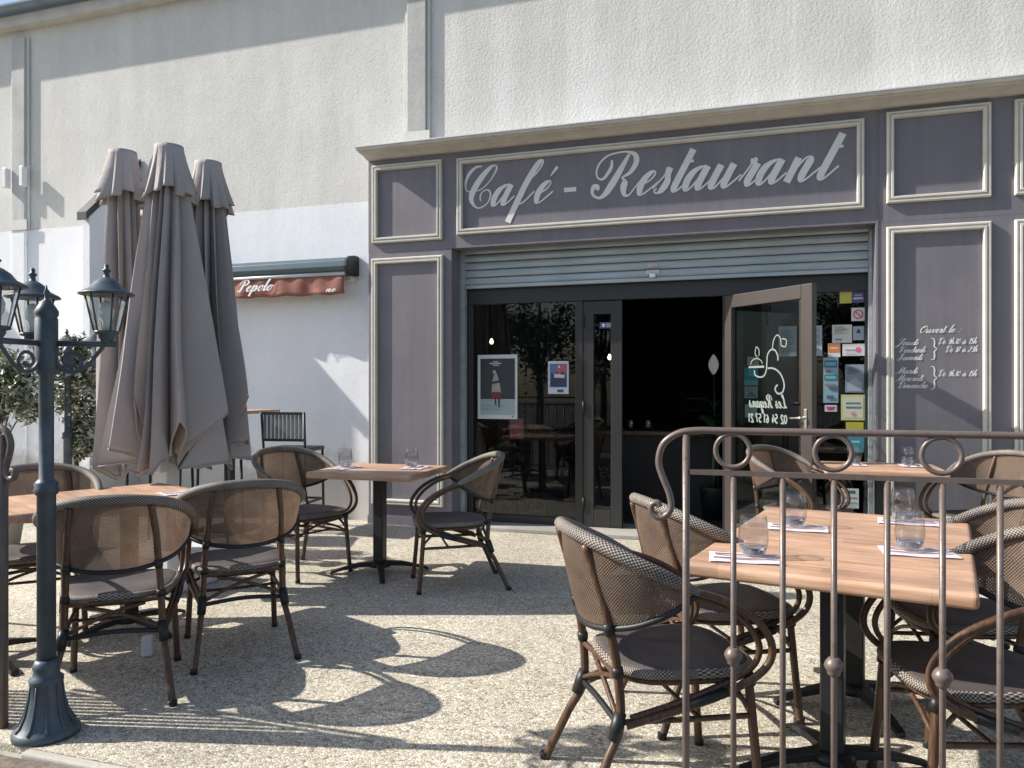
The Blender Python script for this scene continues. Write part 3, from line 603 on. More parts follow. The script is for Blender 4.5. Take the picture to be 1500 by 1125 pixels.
for nm, lb, x0, x1, z0, z1, col, dec in S_:
    paper('window_sticker', lb + (' on the entrance glass' if 'glass' not in lb and 'door' not in lb else ''), 'sticker', x0, x1, z0, z1, col, decor=dec, lines={'notice': (.6, .95, 5), 'a4': (.1, .9, 14), 'whitecard': (.2, .85, 4), 'leaflet': (.65, .95, 3), 'mint': (.15, .9, 6), 'lowcard': (.05, .2, 2), 'sheet': (.68, .95, 5), 'card': (.15, .35, 2)}.get(nm))

# ------------------------------------------------------------------ interior
IY0, IY1 = YD + .375, 12.0
def struct(name, x0, x1, y0, y1, z0, z1, mat): return tag(obj(name, MB().box(x0, x1, y0, y1, z0, z1), mat), kind='structure')
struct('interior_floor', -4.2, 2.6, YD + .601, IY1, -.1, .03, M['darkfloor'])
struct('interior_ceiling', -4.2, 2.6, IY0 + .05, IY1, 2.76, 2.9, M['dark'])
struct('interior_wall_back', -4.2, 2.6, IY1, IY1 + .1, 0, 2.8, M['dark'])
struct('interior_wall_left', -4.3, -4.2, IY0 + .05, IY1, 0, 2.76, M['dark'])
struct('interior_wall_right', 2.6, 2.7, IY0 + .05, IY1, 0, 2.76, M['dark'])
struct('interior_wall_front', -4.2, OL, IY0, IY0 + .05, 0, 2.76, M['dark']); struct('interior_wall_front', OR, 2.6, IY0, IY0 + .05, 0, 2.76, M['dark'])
for lb, x_, y_, z_ in (('small lit pendant bulb hanging behind the left window', -2.88, 8.0, 1.837), ('small lit pendant bulb seen through the narrow door leaf', -1.587, 8.0, 1.651)):
    t = thing('pendant_lamp', lb, 'lamp', (x_, y_, z_), 0, 'pendant lamps inside the cafe')
    obj('bulb', MB().lathe([(.004, -.03), (.016, -.022), (.02, -.005), (.014, .015), (.008, .028)], 12), M['glow'], t)
    obj('cap', MB().lathe([(.012, .028), (.012, .06), (.003, .065)], 10), M['black'], t); obj('cable', MB().tube([(0, 0, .065), (0, 0, 2.755 - z_)], .003, 6), M['black'], t)
# dark curtain inside the left window, stands in for a dark reflection
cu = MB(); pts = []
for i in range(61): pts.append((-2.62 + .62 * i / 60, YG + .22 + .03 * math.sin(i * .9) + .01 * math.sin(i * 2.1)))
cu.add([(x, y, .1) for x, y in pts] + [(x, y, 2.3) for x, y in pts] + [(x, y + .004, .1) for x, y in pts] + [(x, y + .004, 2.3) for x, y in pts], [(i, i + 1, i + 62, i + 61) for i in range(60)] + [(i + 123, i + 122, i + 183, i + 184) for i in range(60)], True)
tag(obj('curtain', cu, M['curtain'], None), 'dark curtain behind the left window standing in for a reflection', 'curtain')
# service counter
ct = thing('service_counter', 'dark wooden counter standing inside the doorway', 'counter', (-1.2, 8.35, .03))
obj('counter_top', MB().box(-.75, .75, -.32, .32, .82, .86), M['bamboo'], ct, bevel=.005); obj('counter_body', MB().box(-.70, .70, -.28, .28, 0, .819), M['dark'], ct)
# peace lily
pl = thing('peace_lily', 'potted peace lily with white flower inside the doorway', 'plant', (-.55, 8.05, .03))
obj('pot', MB().lathe([(.10, 0), (.14, .3), (.145, .32), (.13, .32), (.125, .28)], 20), M['black'], pl)
obj('stand', MB().lathe([(.03, .3), (.02, .7)], 10), M['lily'], pl)
for i in range(16):
    a = random.uniform(0, 6.28); el = random.uniform(.3, 1.2); Ln = random.uniform(.22, .34); z0 = random.uniform(.75, 1.15); lf = MB()
    rows = []
    for j in range(7):
        t_ = j / 6; wd = .055 * math.sin(math.pi * min(1, t_ * .92 + .05)) + .002; rr = Ln * t_ * math.cos(el) + .05 * t_; zz = z0 + Ln * t_ * math.sin(el) - .16 * t_ * t_
        c, s_ = math.cos(a), math.sin(a); rows += [(c * rr - s_ * wd, s_ * rr + c * wd, zz + .01), (c * rr, s_ * rr, zz), (c * rr + s_ * wd, s_ * rr - c * wd, zz + .01)]
    lf.add(rows, [(3 * j + q, 3 * j + q + 1, 3 * j + q + 4, 3 * j + q + 3) for j in range(6) for q in (0, 1)], True); obj('leaf', lf, M['lily'], pl)
fl = MB(); rows = []
for j in range(7):
    t_ = j / 6; wd = .05 * math.sin(math.pi * min(1, t_ * .9 + .08)); rows += [(-wd, .0, 1.44 + .2 * t_), (0, .02, 1.43 + .2 * t_), (wd, .0, 1.44 + .2 * t_)]
fl.add(rows, [(3 * j + q, 3 * j + q + 1, 3 * j + q + 4, 3 * j + q + 3) for j in range(6) for q in (0, 1)], True); fo = obj('flower', fl, M['whitepaper'], pl); obj('stem', MB().tube([(0, 0, .7), (.01, .01, 1.1), (0, .02, 1.44)], .005, 6), M['lily'], pl)

# ------------------------------------------------------------------ awning on the white wall
aw = thing('folded_awning', 'rolled up red awning in a blue grey case on the white wall', 'awning', (-4.75, YW, 2.56))
pr = [(0, -.09), (-.10, -.105), (-.19, -.085), (-.235, -.03), (-.225, .03), (-.16, .07), (-.08, .085), (0, .085)]
def extr(pr, x0, x1, sm=False):
    m_ = MB(); n = len(pr); m_.add([(x0, y, z) for y, z in pr] + [(x1, y, z) for y, z in pr], [(i, (i + 1) % n, (i + 1) % n + n, i + n) for i in range(n)] + [tuple(range(n)), tuple(range(2 * n - 1, n - 1, -1))], sm); return m_
obj('case', extr(pr, -.98, .76), M['awnbox'], aw, bevel=.006)
obj('end_cap', extr([(y * 1.06 - .002, z * 1.12) for y, z in pr], .762, .80), M['black'], aw, bevel=.006)
obj('end_cap', extr([(y * 1.06 - .002, z * 1.12) for y, z in pr], -1.02, -.982), M['black'], aw, bevel=.006)
obj('front_bar', MB().tube([(-.98, -.20, -.095), (.75, -.20, -.095)], .018, 10), M['whitemetal'], aw)
va = MB(); nx = 60; vs = []
for j in range(6):
    for i in range(nx + 1):
        u = i / nx; vs.append((-.96 + 1.70 * u, -.2 - .012 * math.sin(u * 21 + j * .4) * j / 5 - .006 * math.sin(u * 47), -.115 - .185 * j / 5 + (.006 * math.sin(u * 33) if j == 5 else 0)))
va.add(vs, [(j * (nx + 1) + i, j * (nx + 1) + i + 1, (j + 1) * (nx + 1) + i + 1, (j + 1) * (nx + 1) + i) for j in range(5) for i in range(nx)], True)
val = obj('valance', va, M['clay'], aw); sm = val.modifiers.new('thick', 'SOLIDIFY'); sm.thickness = .003
mb = MB(); text(mb, 'Pepolo', -.50, -.235, .055, -.222, .4, .30, .12, .42); obj('lettering', mb, M['whitepaper'], val)
mb = MB(); text(mb, 'ne', .55, -.275, .03, -.222, .4, .30, .12, .10); obj('lettering', mb, M['whitepaper'], val)
obj('wall_bracket', MB().box(.70, .78, -.12, -.002, -.16, -.108), M['cream'], aw, bevel=.006)

# ------------------------------------------------------------------ bistro chairs
def mir(p): return (-p[0], p[1], p[2])
def make_chair():
    t = thing('bistro_armchair', 'x', 'chair')
    def tb(name, pts, r, mat='bamboo', n=6, seg=10, par=t): return obj(name, MB().tube(crom(pts, n), r, seg), M[mat], par)
    # seat
    ol = []; N = 40
    for i in range(N):
        a = 2 * math.pi * i / N; c, s_ = math.cos(a), math.sin(a); ex = 2 / 3.6
        y_ = .225 * math.copysign(abs(s_) ** ex, s_); hw = .225 + .02 * (y_ / .225)
        ol.append((hw * math.copysign(abs(c) ** ex, c), y_ + .005))
    sm_ = MB(); rings = [(1.0, .425), (1.012, .437), (1.0, .452), (.95, .459), (.6, .452), (.25, .447), (.02, .446)]
    vs = []
    for q, z_ in rings: vs += [(x * q, y * q, z_) for x, y in ol]
    sm_.add(vs, [(i * N + k_, i * N + (k_ + 1) % N, (i + 1) * N + (k_ + 1) % N, (i + 1) * N + k_) for i in range(len(rings) - 1) for k_ in range(N)] + [tuple(range(N))[::-1], tuple((len(rings) - 1) * N + k_ for k_ in range(N))], True)
    sm_.uv = [(x, y + z) for x, y, z in sm_.v]; obj('seat', sm_, M['seat'], t)
    # woven edge of the seat
    e = MB().tube([(x * 1.004, y * 1.004, .440) for x, y in ol], .016, 8, True)
    L = 0; u = []
    for i in range(N):
        for k_ in range(8): u.append((i * .039, k_ * .0125))
    e.uv = u; obj('seat_edge', e, M['rim'], t)
    obj('seat_frame', MB().tube([(x * .93, y * .93, .412) for x, y in ol], .011, 8, True), M['bamboo'], t)
    # legs
    rl = [(.238, -.365, 0), (.208, -.285, .18), (.19, -.235, .285), (.183, -.24, .45), (.170, -.280, .66), (.152, -.335, .845)]
    fl = [(.225, .225, 0), (.216, .208, .2), (.206, .190, .425)]
    for f_ in (lambda p: p, mir):
        tb('rear_leg', [f_(p) for p in rl], .0148); tb('front_leg', [f_(p) for p in fl], .0150)
        # side stretcher and brace
        tb('side_stretcher', [f_(p) for p in [(.19, -.228, .295), (.205, 0, .292), (.213, .2, .29)]], .0095)
        tb('corner_brace', [f_(p) for p in [(.211, .2, .31), (.20, .14, .37), (.17, .08, .408)]], .008)
        tb('armrest', [f_(p) for p in [(.292, -.03, .715), (.293, .06, .685), (.285, .16, .63), (.276, .225, .555), (.270, .235, .49), (.260, .195, .435), (.245, .10, .385), (.222, -.06, .33), (.196, -.215, .285)]], .0125)
        tb('armrest_inner', [f_(p) for p in [(.272, -.05, .700), (.270, .05, .668), (.262, .14, .612), (.253, .195, .548), (.247, .205, .495), (.239, .175, .446), (.228, .09, .402), (.211, -.05, .350), (.19, -.2, .305)]], .0105)
        tb('cross_brace', [f_(p) for p in [(-.185, -.238, .30), (-.09, -.235, .345), (.02, -.228, .385), (.12, -.218, .407)]], .0085)
        tb('front_brace', [f_(p) for p in [(-.205, .195, .30), (-.10, .195, .35), (.02, .195, .385), (.11, .195, .405)]], .008)
    tb('rear_stretcher', [(-.19, -.236, .285), (0, -.243, .30), (.19, -.236, .285)], .0105, 'black')
    tb('rear_seat_bar', [(-.183, -.236, .425), (0, -.225, .425), (.183, -.236, .425)], .0105)
    tb('middle_stretcher', [(-.205, .03, .29), (0, .03, .285), (.205, .03, .29)], .008)
    # back: woven top rim, lower rim, panel
    half = [(.292, -.02, .712), (.302, -.10, .752), (.285, -.20, .800), (.225, -.285, .842), (.125, -.338, .866)]
    top = crom(half + [(0, -.356, .874)] + [mir(p) for p in half[::-1]], 6)
    lo_h = [(.290, -.03, .702), (.286, -.10, .655), (.245, -.185, .610), (.178, -.250, .584), (.09, -.288, .568)]
    low = crom(lo_h + [(0, -.299, .564)] + [mir(p) for p in lo_h[::-1]], 6)
    n = len(top); d = [0]
    for i in range(1, n): d.append(d[-1] + (top[i] - top[i - 1]).length)
    rr = [.012 + .010 * min(1, min(i, n - 1 - i) / 8) for i in range(n)]
    m_ = MB().tube(top, rr, 12); m_.uv = [(d[i], k_ * .0117) for i in range(n) for k_ in range(12)] ; obj('top_rim', m_, M['rim'], t)
    obj('lower_rim', MB().tube(low, .0105, 8), M['black'], t)
    m_ = MB(); vs = []; u = []; K = 6
    for j in range(K + 1):
        for i in range(n):
            q = j / K; p = low[i].lerp(top[i], q); bl = .012 * math.sin(math.pi * q) * min(1, (top[i] - low[i]).length / .2)
            vs.append((p.x * (1 + .0), p.y - bl, p.z)); u.append((d[i], p.z))
    m_.add(vs, [(j * n + i, j * n + i + 1, (j + 1) * n + i + 1, (j + 1) * n + i) for j in range(K) for i in range(n - 1)], True); m_.uv = u
    o = obj('backrest', m_, M['panel'], t)
    # black bindings
    for f_ in (lambda p: p, mir):
        for a, b, r in (((.197, -.258, .245), (.188, -.232, .325), .0215), ((.184, -.239, .435), (.183, -.241, .465), .0195), ((.177, -.262, .565), (.173, -.271, .600), .0185), ((.285, .155, .632), (.278, .215, .57), .0), ((.209, .197, .385), (.205, .189, .425), .0195), ((.245, .10, .385), (.228, -.02, .345), .0165)):
            if r: obj('binding', MB().tube([f_(a), f_(tuple((p + q) / 2 for p, q in zip(a, b))), f_(b)], [r * .9, r, r * .9], 10), M['black'], t)
        obj('foot_cap', MB().lathe([(.017, 0), (.017, .022), (.0155, .024)], 10, f_((.2385, 0, 0))[0], -.3655), M['black'], t)
        obj('foot_cap', MB().lathe([(.017, 0), (.017, .022), (.0155, .024)], 10, f_((.2255, 0, 0))[0], .2255), M['black'], t)
    return t
chair = make_chair()
CH = [(-2.80, 2.82, -.62, .78, 'woven armchair next to the blue grey lamp post at the left table'),
      (-2.64, 3.43, -.70, .71, 'woven armchair beside the one by the lamp post, facing the parasols'),
      (-3.80, 3.25, .75, -.66, 'woven armchair on the wall side of the table by the lamp post'),
      (-3.20, 4.92, .93, -.36, 'woven armchair between the parasols and the square pedestal table'),
      (-2.08, 4.93, -.86, -.50, 'woven armchair seen side on before the left shop window'),
      (-.34, 2.70, .86, .50, 'woven armchair nearest the scroll end of the iron railing'),
      (-.20, 3.40, .86, .50, 'woven armchair on the doorway side of the long table, second from the railing'),
      (.72, 3.52, -.97, -.22, 'woven armchair on the far side of the long table, farther from the railing'),
      (.60, 2.82, -.97, -.22, 'woven armchair on the far side of the long table, closest to the railing'),
      (.20, 6.18, .86, -.5, 'woven armchair beside the open door at the small table'),
      (1.36, 6.16, -.80, -.60, 'woven armchair in front of the opening hours panel')]
for i, (x_, y_, fx, fy, lb) in enumerate(CH):
    if i == 0: o = chair; o.location = (x_, y_, 0); o.rotation_euler = (0, 0, face(fx, fy)); o['label'] = lb; o['group'] = 'bistro armchairs on the terrace'
    else: dup(chair, (x_, y_, 0), face(fx, fy), lb)

# ------------------------------------------------------------------ tables
def table(label, cx, cy, rot, w_, d_, peds):
    t = thing('cafe_table', label, 'table', (cx, cy, 0), rot, 'cafe tables on the terrace')
    obj('table_top', MB().box(-w_ / 2, w_ / 2, -d_ / 2, d_ / 2, .703, .75), M['wood'], t, bevel=.016, bseg=4)
    for px, py, pr in peds:
        co = obj('column', MB().box(px - .038, px + .038, py - .038, py + .038, .075, .688), M['black'], t, bevel=.006)
        obj('mount_plate', MB().box(px - .16, px + .16, py - .16, py + .16, .689, .702), M['black'], t)
        ba = obj('base_hub', MB().lathe([(.075, .045), (.075, .07), (.05, .085)], 16, px, py), M['black'], t)
        for q in range(4):
            a = pr + q * math.pi / 2; c, s_ = math.cos(a), math.sin(a); fm = MB()
            prof = [(.05, .05, .085), (.16, .045, .075), (.26, .03, .05), (.33, .012, .03), (.35, .0, .022)]
            vs = []
            for rr, z0, z1 in prof:
                hw = .03 - .012 * rr / .35
                for sg, zz in ((-1, z0), (1, z0), (1, z1), (-1, z1)): vs.append((px + c * rr - s_ * hw * sg, py + s_ * rr + c * hw * sg, zz))
            fm.add(vs, [(i * 4 + k_, i * 4 + (k_ + 1) % 4, i * 4 + 4 + (k_ + 1) % 4, i * 4 + 4 + k_) for i in range(4) for k_ in range(4)] + [(3, 2, 1, 0), (16, 17, 18, 19)])
            obj('base_arm', fm, M['black'], t, bevel=.004)
    return t
q4 = math.pi / 4
table('long wood topped table behind the iron railing, two black pedestals',   .270, 3.29, R_(-11), .86, 1.42, [(0, -.36, q4 - .2), (0, .34, q4 - .2)])
table('square wood topped pedestal table before the left pilaster', -2.69, 5.09, R_(2), .80, .70, [(0, 0, .5)])
table('wood topped table against the opening hours panel', .77, 6.42, 0, .81, .66, [(0, 0, q4)])
table('long wood topped table beside the blue grey lamp post', -3.52, 3.13, face(.40, .916), .74, 1.40, [(0, -.36, .2), (0, .36, .2)])

# table ware
tm = MB().lathe([(.030, 0), (.036, .004), (.044, .03), (.046, .050), (.043, .085), (.039, .118), (.0372, .118), (.041, .085), (.0435, .055), (.041, .030), (.036, .027), (.001, .027)], 24).mesh('tumbler')
bm_g = MB().lathe([(.029, .003), (.037, .014), (.0395, .026), (.030, .026), (.001, .024)], 24).mesh('thick_base')
TG = [(-.06, 2.83, 'clear tumbler at the long table corner by the railing scroll'), (.09, 3.50, 'clear tumbler on the doorway side of the long table, away from the railing'), (.47, 3.12, 'clear tumbler on the long table opposite the corner one'), (.545, 3.80, 'clear tumbler at the far corner of the long table by the shop front'),
      (-2.95, 5.05, 'clear tumbler on the square table, parasol side'), (-2.50, 5.22, 'clear tumbler on the square table, window side'), (.60, 6.50, 'clear tumbler on the small table, door side'), (.97, 6.52, 'clear tumbler on the small table, panel side'),]
for x_, y_, lb in TG:
    o = tag(obj('drinking_glass', tm, M['tumbler'], None, (x_, y_, .7605)), lb, 'glass', 'tumblers on the tables'); o.scale = (1.12, 1.12, 1.12)
    obj('thick_base', bm_g, M['tumblerbase'], o)
tag(obj('drinking_glass', tm, M['tumbler'], None, (-1.40, 8.2, .891)), 'clear tumbler on the dark counter, nearer the narrow door leaf', 'glass', 'tumblers on the counter'); tag(obj('drinking_glass', tm, M['tumbler'], None, (-1.22, 8.2, .891)), 'clear tumbler on the dark counter, nearer the peace lily', 'glass', 'tumblers on the counter')
def napkin_mesh():
    m_ = MB(); vs = []; n = 8
    for j in range(n + 1):
        for i in range(n + 1):
            x, y = -.12 + .24 * i / n, -.08 + .16 * j / n; vs.append((x, y, .003 + .0015 * math.sin(9 * i / n + 2 * j / n) + .001 * math.sin(7 * j / n)))
    m_.add(vs, [(j * (n + 1) + i, j * (n + 1) + i + 1, (j + 1) * (n + 1) + i + 1, (j + 1) * (n + 1) + i) for j in range(n) for i in range(n)], True); b = len(m_.v)
    m_.add([(-.12, -.08, .0005), (.12, -.08, .0005), (.12, .08, .0005), (-.12, .08, .0005)], [(3, 2, 1, 0)]); return m_.mesh('napkin')
nm_ = napkin_mesh()
km_ = MB().slab([(-.105, -.007), (-.02, -.0065), (.02, -.010), (.09, -.009), (.108, 0), (.02, .006), (-.02, .0055), (-.105, .007)], 0, .002).mesh('knife')
fo_ = MB().slab([(-.10, -.007), (.03, -.004), (.045, -.011), (.10, -.011), (.10, -.007), (.06, -.006), (.06, -.003), (.10, -.002), (.10, .002), (.06, .003), (.06, .006), (.10, .007), (.10, .011), (.045, .011), (.03, .004), (-.10, .007)], 0, .002).mesh('fork')
NP = [(-.085, 2.79, R_(4), 'long table corner by the railing scroll'), (.10, 3.46, R_(-3), 'doorway side of the long table'), (.49, 3.08, R_(2), 'long table place near the railing facing the door'), (.56, 3.76, R_(-6), 'far corner of the long table'), (-2.95, 5.03, R_(80), 'parasol side of the square table'), (-2.46, 5.20, R_(95), 'window side of the square table'), (.60, 6.46, R_(88), 'door side of the small table'), (.99, 6.50, R_(92), 'panel side of the small table'), (-3.30, 3.12, R_(66), 'lamp post table place by the lamp'), (-3.10, 3.56, R_(60), 'lamp post table place by the parasols')]
for x_, y_, a, lb in NP:
    tag(obj('paper_napkin', nm_, M['paper'], None, (x_, y_, .7515), a), 'folded pale napkin on the ' + lb, 'napkin', 'napkins on the tables')
    c, s_ = math.cos(a), math.sin(a)
    tag(obj('knife', km_, M['steel'], None, (x_ + s_ * .028, y_ - c * .028, .757), a + .03), 'steel knife on the napkin, ' + lb, 'knife', 'cutlery on the napkins')
    tag(obj('fork', fo_, M['steel'], None, (x_ - s_ * .032, y_ + c * .032, .757), a - .04), 'steel fork on the napkin, ' + lb, 'fork', 'cutlery on the napkins')
tag(obj('levelling_block', MB().box(-.025, .025, -.02, .02, 0, .10), M['whitemetal'], None, (-2.95, 3.14, 0), .5, bevel=.008), 'small white block standing on the gravel under the left chairs', 'block')

# ------------------------------------------------------------------ four headed parasol
ps = thing('folded_parasol', 'closed taupe parasol cluster with four folded canopies on one mast', 'parasol', (-3.834, 4.246, 0))
obj('ballast_box', MB().box(-.34, .20, -.20, .34, 0, .26), M['whitemetal'], ps, bevel=.012)
obj('mast', MB().box(-.06, .06, -.06, .06, .261, 2.72), M['whitemetal'], ps, bevel=.008)
obj('crank_box', MB().box(-.075, .075, -.135, -.061, .78, .95), M['whitemetal'], ps, bevel=.008); obj('crank_handle', MB().tube([(0, -.136, .86), (0, -.17, .86), (0, -.175, .78), (0, -.20, .78)], .008, 8), M['black'], ps)
def canopy(seed, ztop, zhem, rb):
    rnd = random.Random(seed); NF = 12; SG = 12; N = NF * SG; K = 48
    ph = rnd.uniform(0, 6.28); amp = [rnd.uniform(.8, 1.3) for _ in range(NF)]; hemd = [rnd.choice((-.16, -.05, .12, .28)) + rnd.uniform(-.04, .04) for _ in range(NF)]; sk = [rnd.choice((.18, .25, .75, .82)) + rnd.uniform(-.05, .05) for _ in range(NF)]
    up = [rnd.choice((-.02, .14, .30, .42)) + rnd.uniform(-.05, .05) for _ in range(NF)]
    wv = [rnd.uniform(0, 6.28) for _ in range(NF)]; fl_ = [rnd.choice((.62, .8, .95, 1.08)) + rnd.uniform(-.06, .06) for _ in range(NF)]
    m_ = MB(); vs = []
    for j in range(K + 1):
        q = j / K
        for i in range(N):
            fi = i // SG; t = (i % SG) / SG; nx_ = (fi + 1) % NF
            a = 2 * math.pi * i / N + ph + .35 * q * math.sin(2 * math.pi * i / N * 2 + seed) + .10 * q * math.sin(6 * q + wv[fi] * (1 - t) + wv[nx_] * t)
            s_ = sk[fi]; tri = (t / s_ if t < s_ else (1 - t) / (1 - s_)); tri = max(tri, 0)
            sub = .09 * q * math.sin(math.pi * 3 * t + wv[fi]) * math.sin(math.pi * t)
            R0 = .075 + (rb * (1 - t) * fl_[fi] + rb * t * fl_[nx_] - .075) * (.16 * q ** .5 + .84 * q); dep = min(.86, (.10 + .80 * q ** .55) * amp[fi])
            r = R0 * (1 - dep * (1 - tri) + sub * .6)
            zb = zhem + up[fi] * tri + .05 * (1 - tri) * math.sin(wv[fi]) + .02 * math.sin(t * 9 + wv[fi])
            vs.append((r * math.cos(a), r * math.sin(a), ztop + (zb - ztop) * q + .012 * q * math.sin(14 * q + wv[fi])))
    m_.add(vs, [(j * N + i, j * N + (i + 1) % N, (j + 1) * N + (i + 1) % N, (j + 1) * N + i) for j in range(K) for i in range(N)] + [tuple(range(N))], True)
    hem = MB().tube([vs[K * N + i] for i in range(N)], .0045, 6, True)
    cap = MB(); vs = []; K2 = 12
    for j in range(K2 + 1):
        q = j / K2
        for i in range(N):
            fi = i // SG; t = (i % SG) / SG; a = 2 * math.pi * i / N + ph
            s_ = sk[fi]; tri = max(0, (t / s_ if t < s_ else (1 - t) / (1 - s_)))
            r = (.086 + .092 * q ** 1.3 * (.8 + .2 * fl_[fi])) * (1 - .26 * q * (1 - tri) * min(1, amp[fi])); vs.append((r * math.cos(a), r * math.sin(a), ztop + .03 - (.32 + .03 * math.sin(fi * 2.1 + seed)) * q + .015 * q * (1 - tri)))
    cap.add(vs, [(j * N + i, j * N + (i + 1) % N, (j + 1) * N + (i + 1) % N, (j + 1) * N + i) for j in range(K2) for i in range(N)], True)
    cap.add([(.085 * math.cos(2 * math.pi * i / N + ph), .085 * math.sin(2 * math.pi * i / N + ph), ztop + .031) for i in range(N)], [tuple(range(N))])
    return m_, cap, hem
for dx, dy, sd, zt, zh, rb in ((.192, -.187, 3, 2.84, .86, .385), (-.206, -.160, 5, 2.85, .80, .245), (.207, .161, 9, 2.83, .86, .325), (-.191, .187, 12, 2.82, .9, .25)):
    a, b, hm = canopy(sd, zt, zh, rb)
    a = a.mesh('canopy'); a.set_sharp_from_angle(angle=R_(32)); b = b.mesh('canopy_cap'); b.set_sharp_from_angle(angle=R_(32))
    c_ = obj('canopy', a, M['cloth'], ps, (dx, dy, 0)); s1 = c_.modifiers.new('thick', 'SOLIDIFY'); s1.thickness = .003
    obj('hem', hm, M['cloth'], c_)
    cp = obj('canopy_cap', b, M['cloth'], c_); s1 = cp.modifiers.new('thick', 'SOLIDIFY'); s1.thickness = .003
    obj('canopy_pole', MB().tube([(0, 0, .90), (0, 0, zt)], .016, 8), M['whitemetal'], c_)
    obj('arm', MB().tube([(dx, dy, .98), (0, 0, .90)], .016, 8), M['whitemetal'], ps)
    obj('arm', MB().tube([(dx, dy, 2.5), (0, 0, 2.6)], .016, 8), M['whitemetal'], ps)

# ------------------------------------------------------------------ lamp posts
def lamp_post():
    t = thing('lamp_post', 'x', 'lamp post')
    obj('base', MB().lathe([(.118, 0), (.118, .018), (.108, .030), (.092, .045), (.074, .085), (.062, .14), (.056, .20), (.060, .205), (.060, .218), (.048, .228), (.044, .25), (.048, .258), (.046, .27), (.038, .29)], 28), M['lamp'], t)
    for q in range(10):
        a = q * .628; pts = [(math.cos(a) * r, math.sin(a) * r, z) for r, z in ((.106, .032), (.093, .046), (.0755, .085), (.0635, .14), (.0575, .198))]; obj('base_flute', MB().tube(pts, [.006, .006, .005, .004, .003], 6), M['lamp'], t)
    obj('pole', MB().lathe([(.033, .29), (.033, .92), (.040, .925), (.046, .94), (.040, .95), (.043, .965), (.036, .975), (.026, .985), (.026, 1.38), (.036, 1.39), (.040, 1.41), (.040, 1.60), (.036, 1.605), (.042, 1.615), (.042, 1.63), (.030, 1.65), (.018, 1.668), (.007, 1.675), (.007, 1.69), (.010, 1.70), (.005, 1.715), (.002, 1.73)], 20), M['lamp'], t)
    # three arms with lanterns
    for a in (0, 2 * math.pi / 3, 4 * math.pi / 3):
        c, s_ = math.cos(a), math.sin(a)
        def w3(r, z, o_=0): return (c * r - s_ * o_, s_ * r + c * o_, z)
        arm = obj('arm', MB().tube([w3(.035, 1.505), w3(.25, 1.505)], .0115, 8), M['lamp'], t)
        sp = [w3(.035, 1.43), w3(.055, 1.405), w3(.09, 1.394), w3(.135, 1.415), w3(.17, 1.455), w3(.20, 1.495)]
        obj('scroll', MB().tube(crom(sp, 5), .008, 8), M['lamp'], arm)
        cu_ = [w3(.085 + (.045 - .03 * q / 14) * math.cos(-1.6 + q * .55), 1.437 + (.045 - .03 * q / 14) * math.sin(-1.6 + q * .55)) for q in range(15)]
        obj('scroll', MB().tube(cu_, .007, 8), M['lamp'], arm)
        cx, cy = c * .212, s_ * .212
        ln = obj('lantern', MB().lathe([(.014, 1.505), (.02, 1.515), (.03, 1.53), (.030, 1.54), (.046, 1.545), (.046, 1.556), (.03, 1.558)], 16, cx, cy), M['lamp'], t)
        obj('roof', MB().lathe([(.094, 1.695), (.104, 1.699), (.097, 1.706), (.066, 1.722), (.048, 1.745), (.024, 1.762), (.012, 1.767), (.010, 1.785), (.016, 1.79), (.016, 1.796), (.008, 1.80), (.010, 1.812), (.003, 1.82)], 12, cx, cy, True), M['lamp'], ln)
        for q in range(6):
            b0 = q * math.pi / 3 + a; p0 = (cx +   .046 * math.cos(b0), cy +   .046 * math.sin(b0), 1.556); p1 = (cx +   .078 * math.cos(b0), cy +   .078 * math.sin(b0), 1.696)
            obj('glazing_bar', MB().tube([p0, p1], .0038, 6), M['lamp'], ln)
            b1 = b0 + math.pi / 3; p2 = (cx +   .078 * math.cos(b1), cy +   .078 * math.sin(b1), 1.695); p3 = (cx +   .046 * math.cos(b1), cy +   .046 * math.sin(b1), 1.557)
            bm_ = b0 + math.pi / 6; ox, oy = -.002 * math.cos(bm_), -.002 * math.sin(bm_); m_ = MB(); V = [p0, p3, p2, p1]
            m_.add(V + [(x + ox, y + oy, z) for x, y, z in V], [(0, 1, 2, 3), (7, 6, 5, 4), (0, 4, 5, 1), (1, 5, 6, 2), (2, 6, 7, 3), (3, 7, 4, 0)]); obj('pane', m_, M['lampglass'], ln)
        obj('bulb', MB().lathe([(.014, 1.556), (.016, 1.59), (.026, 1.615), (.028, 1.64), (.018, 1.665), (.004, 1.675)], 14, cx, cy), M['bulb'], ln)
    return t
lp = lamp_post(); lp.location = (-2.655, 2.31, 0); lp.rotation_euler = (0, 0, R_(32)); lp['label'] = 'blue grey cast iron lamp post with three lanterns at the terrace edge'; lp['group'] = 'terrace lamp posts'
dup(lp, (-5.36, 4.86, 0), R_(20), 'cast iron three lantern lamp post among the shrub by the white wall')

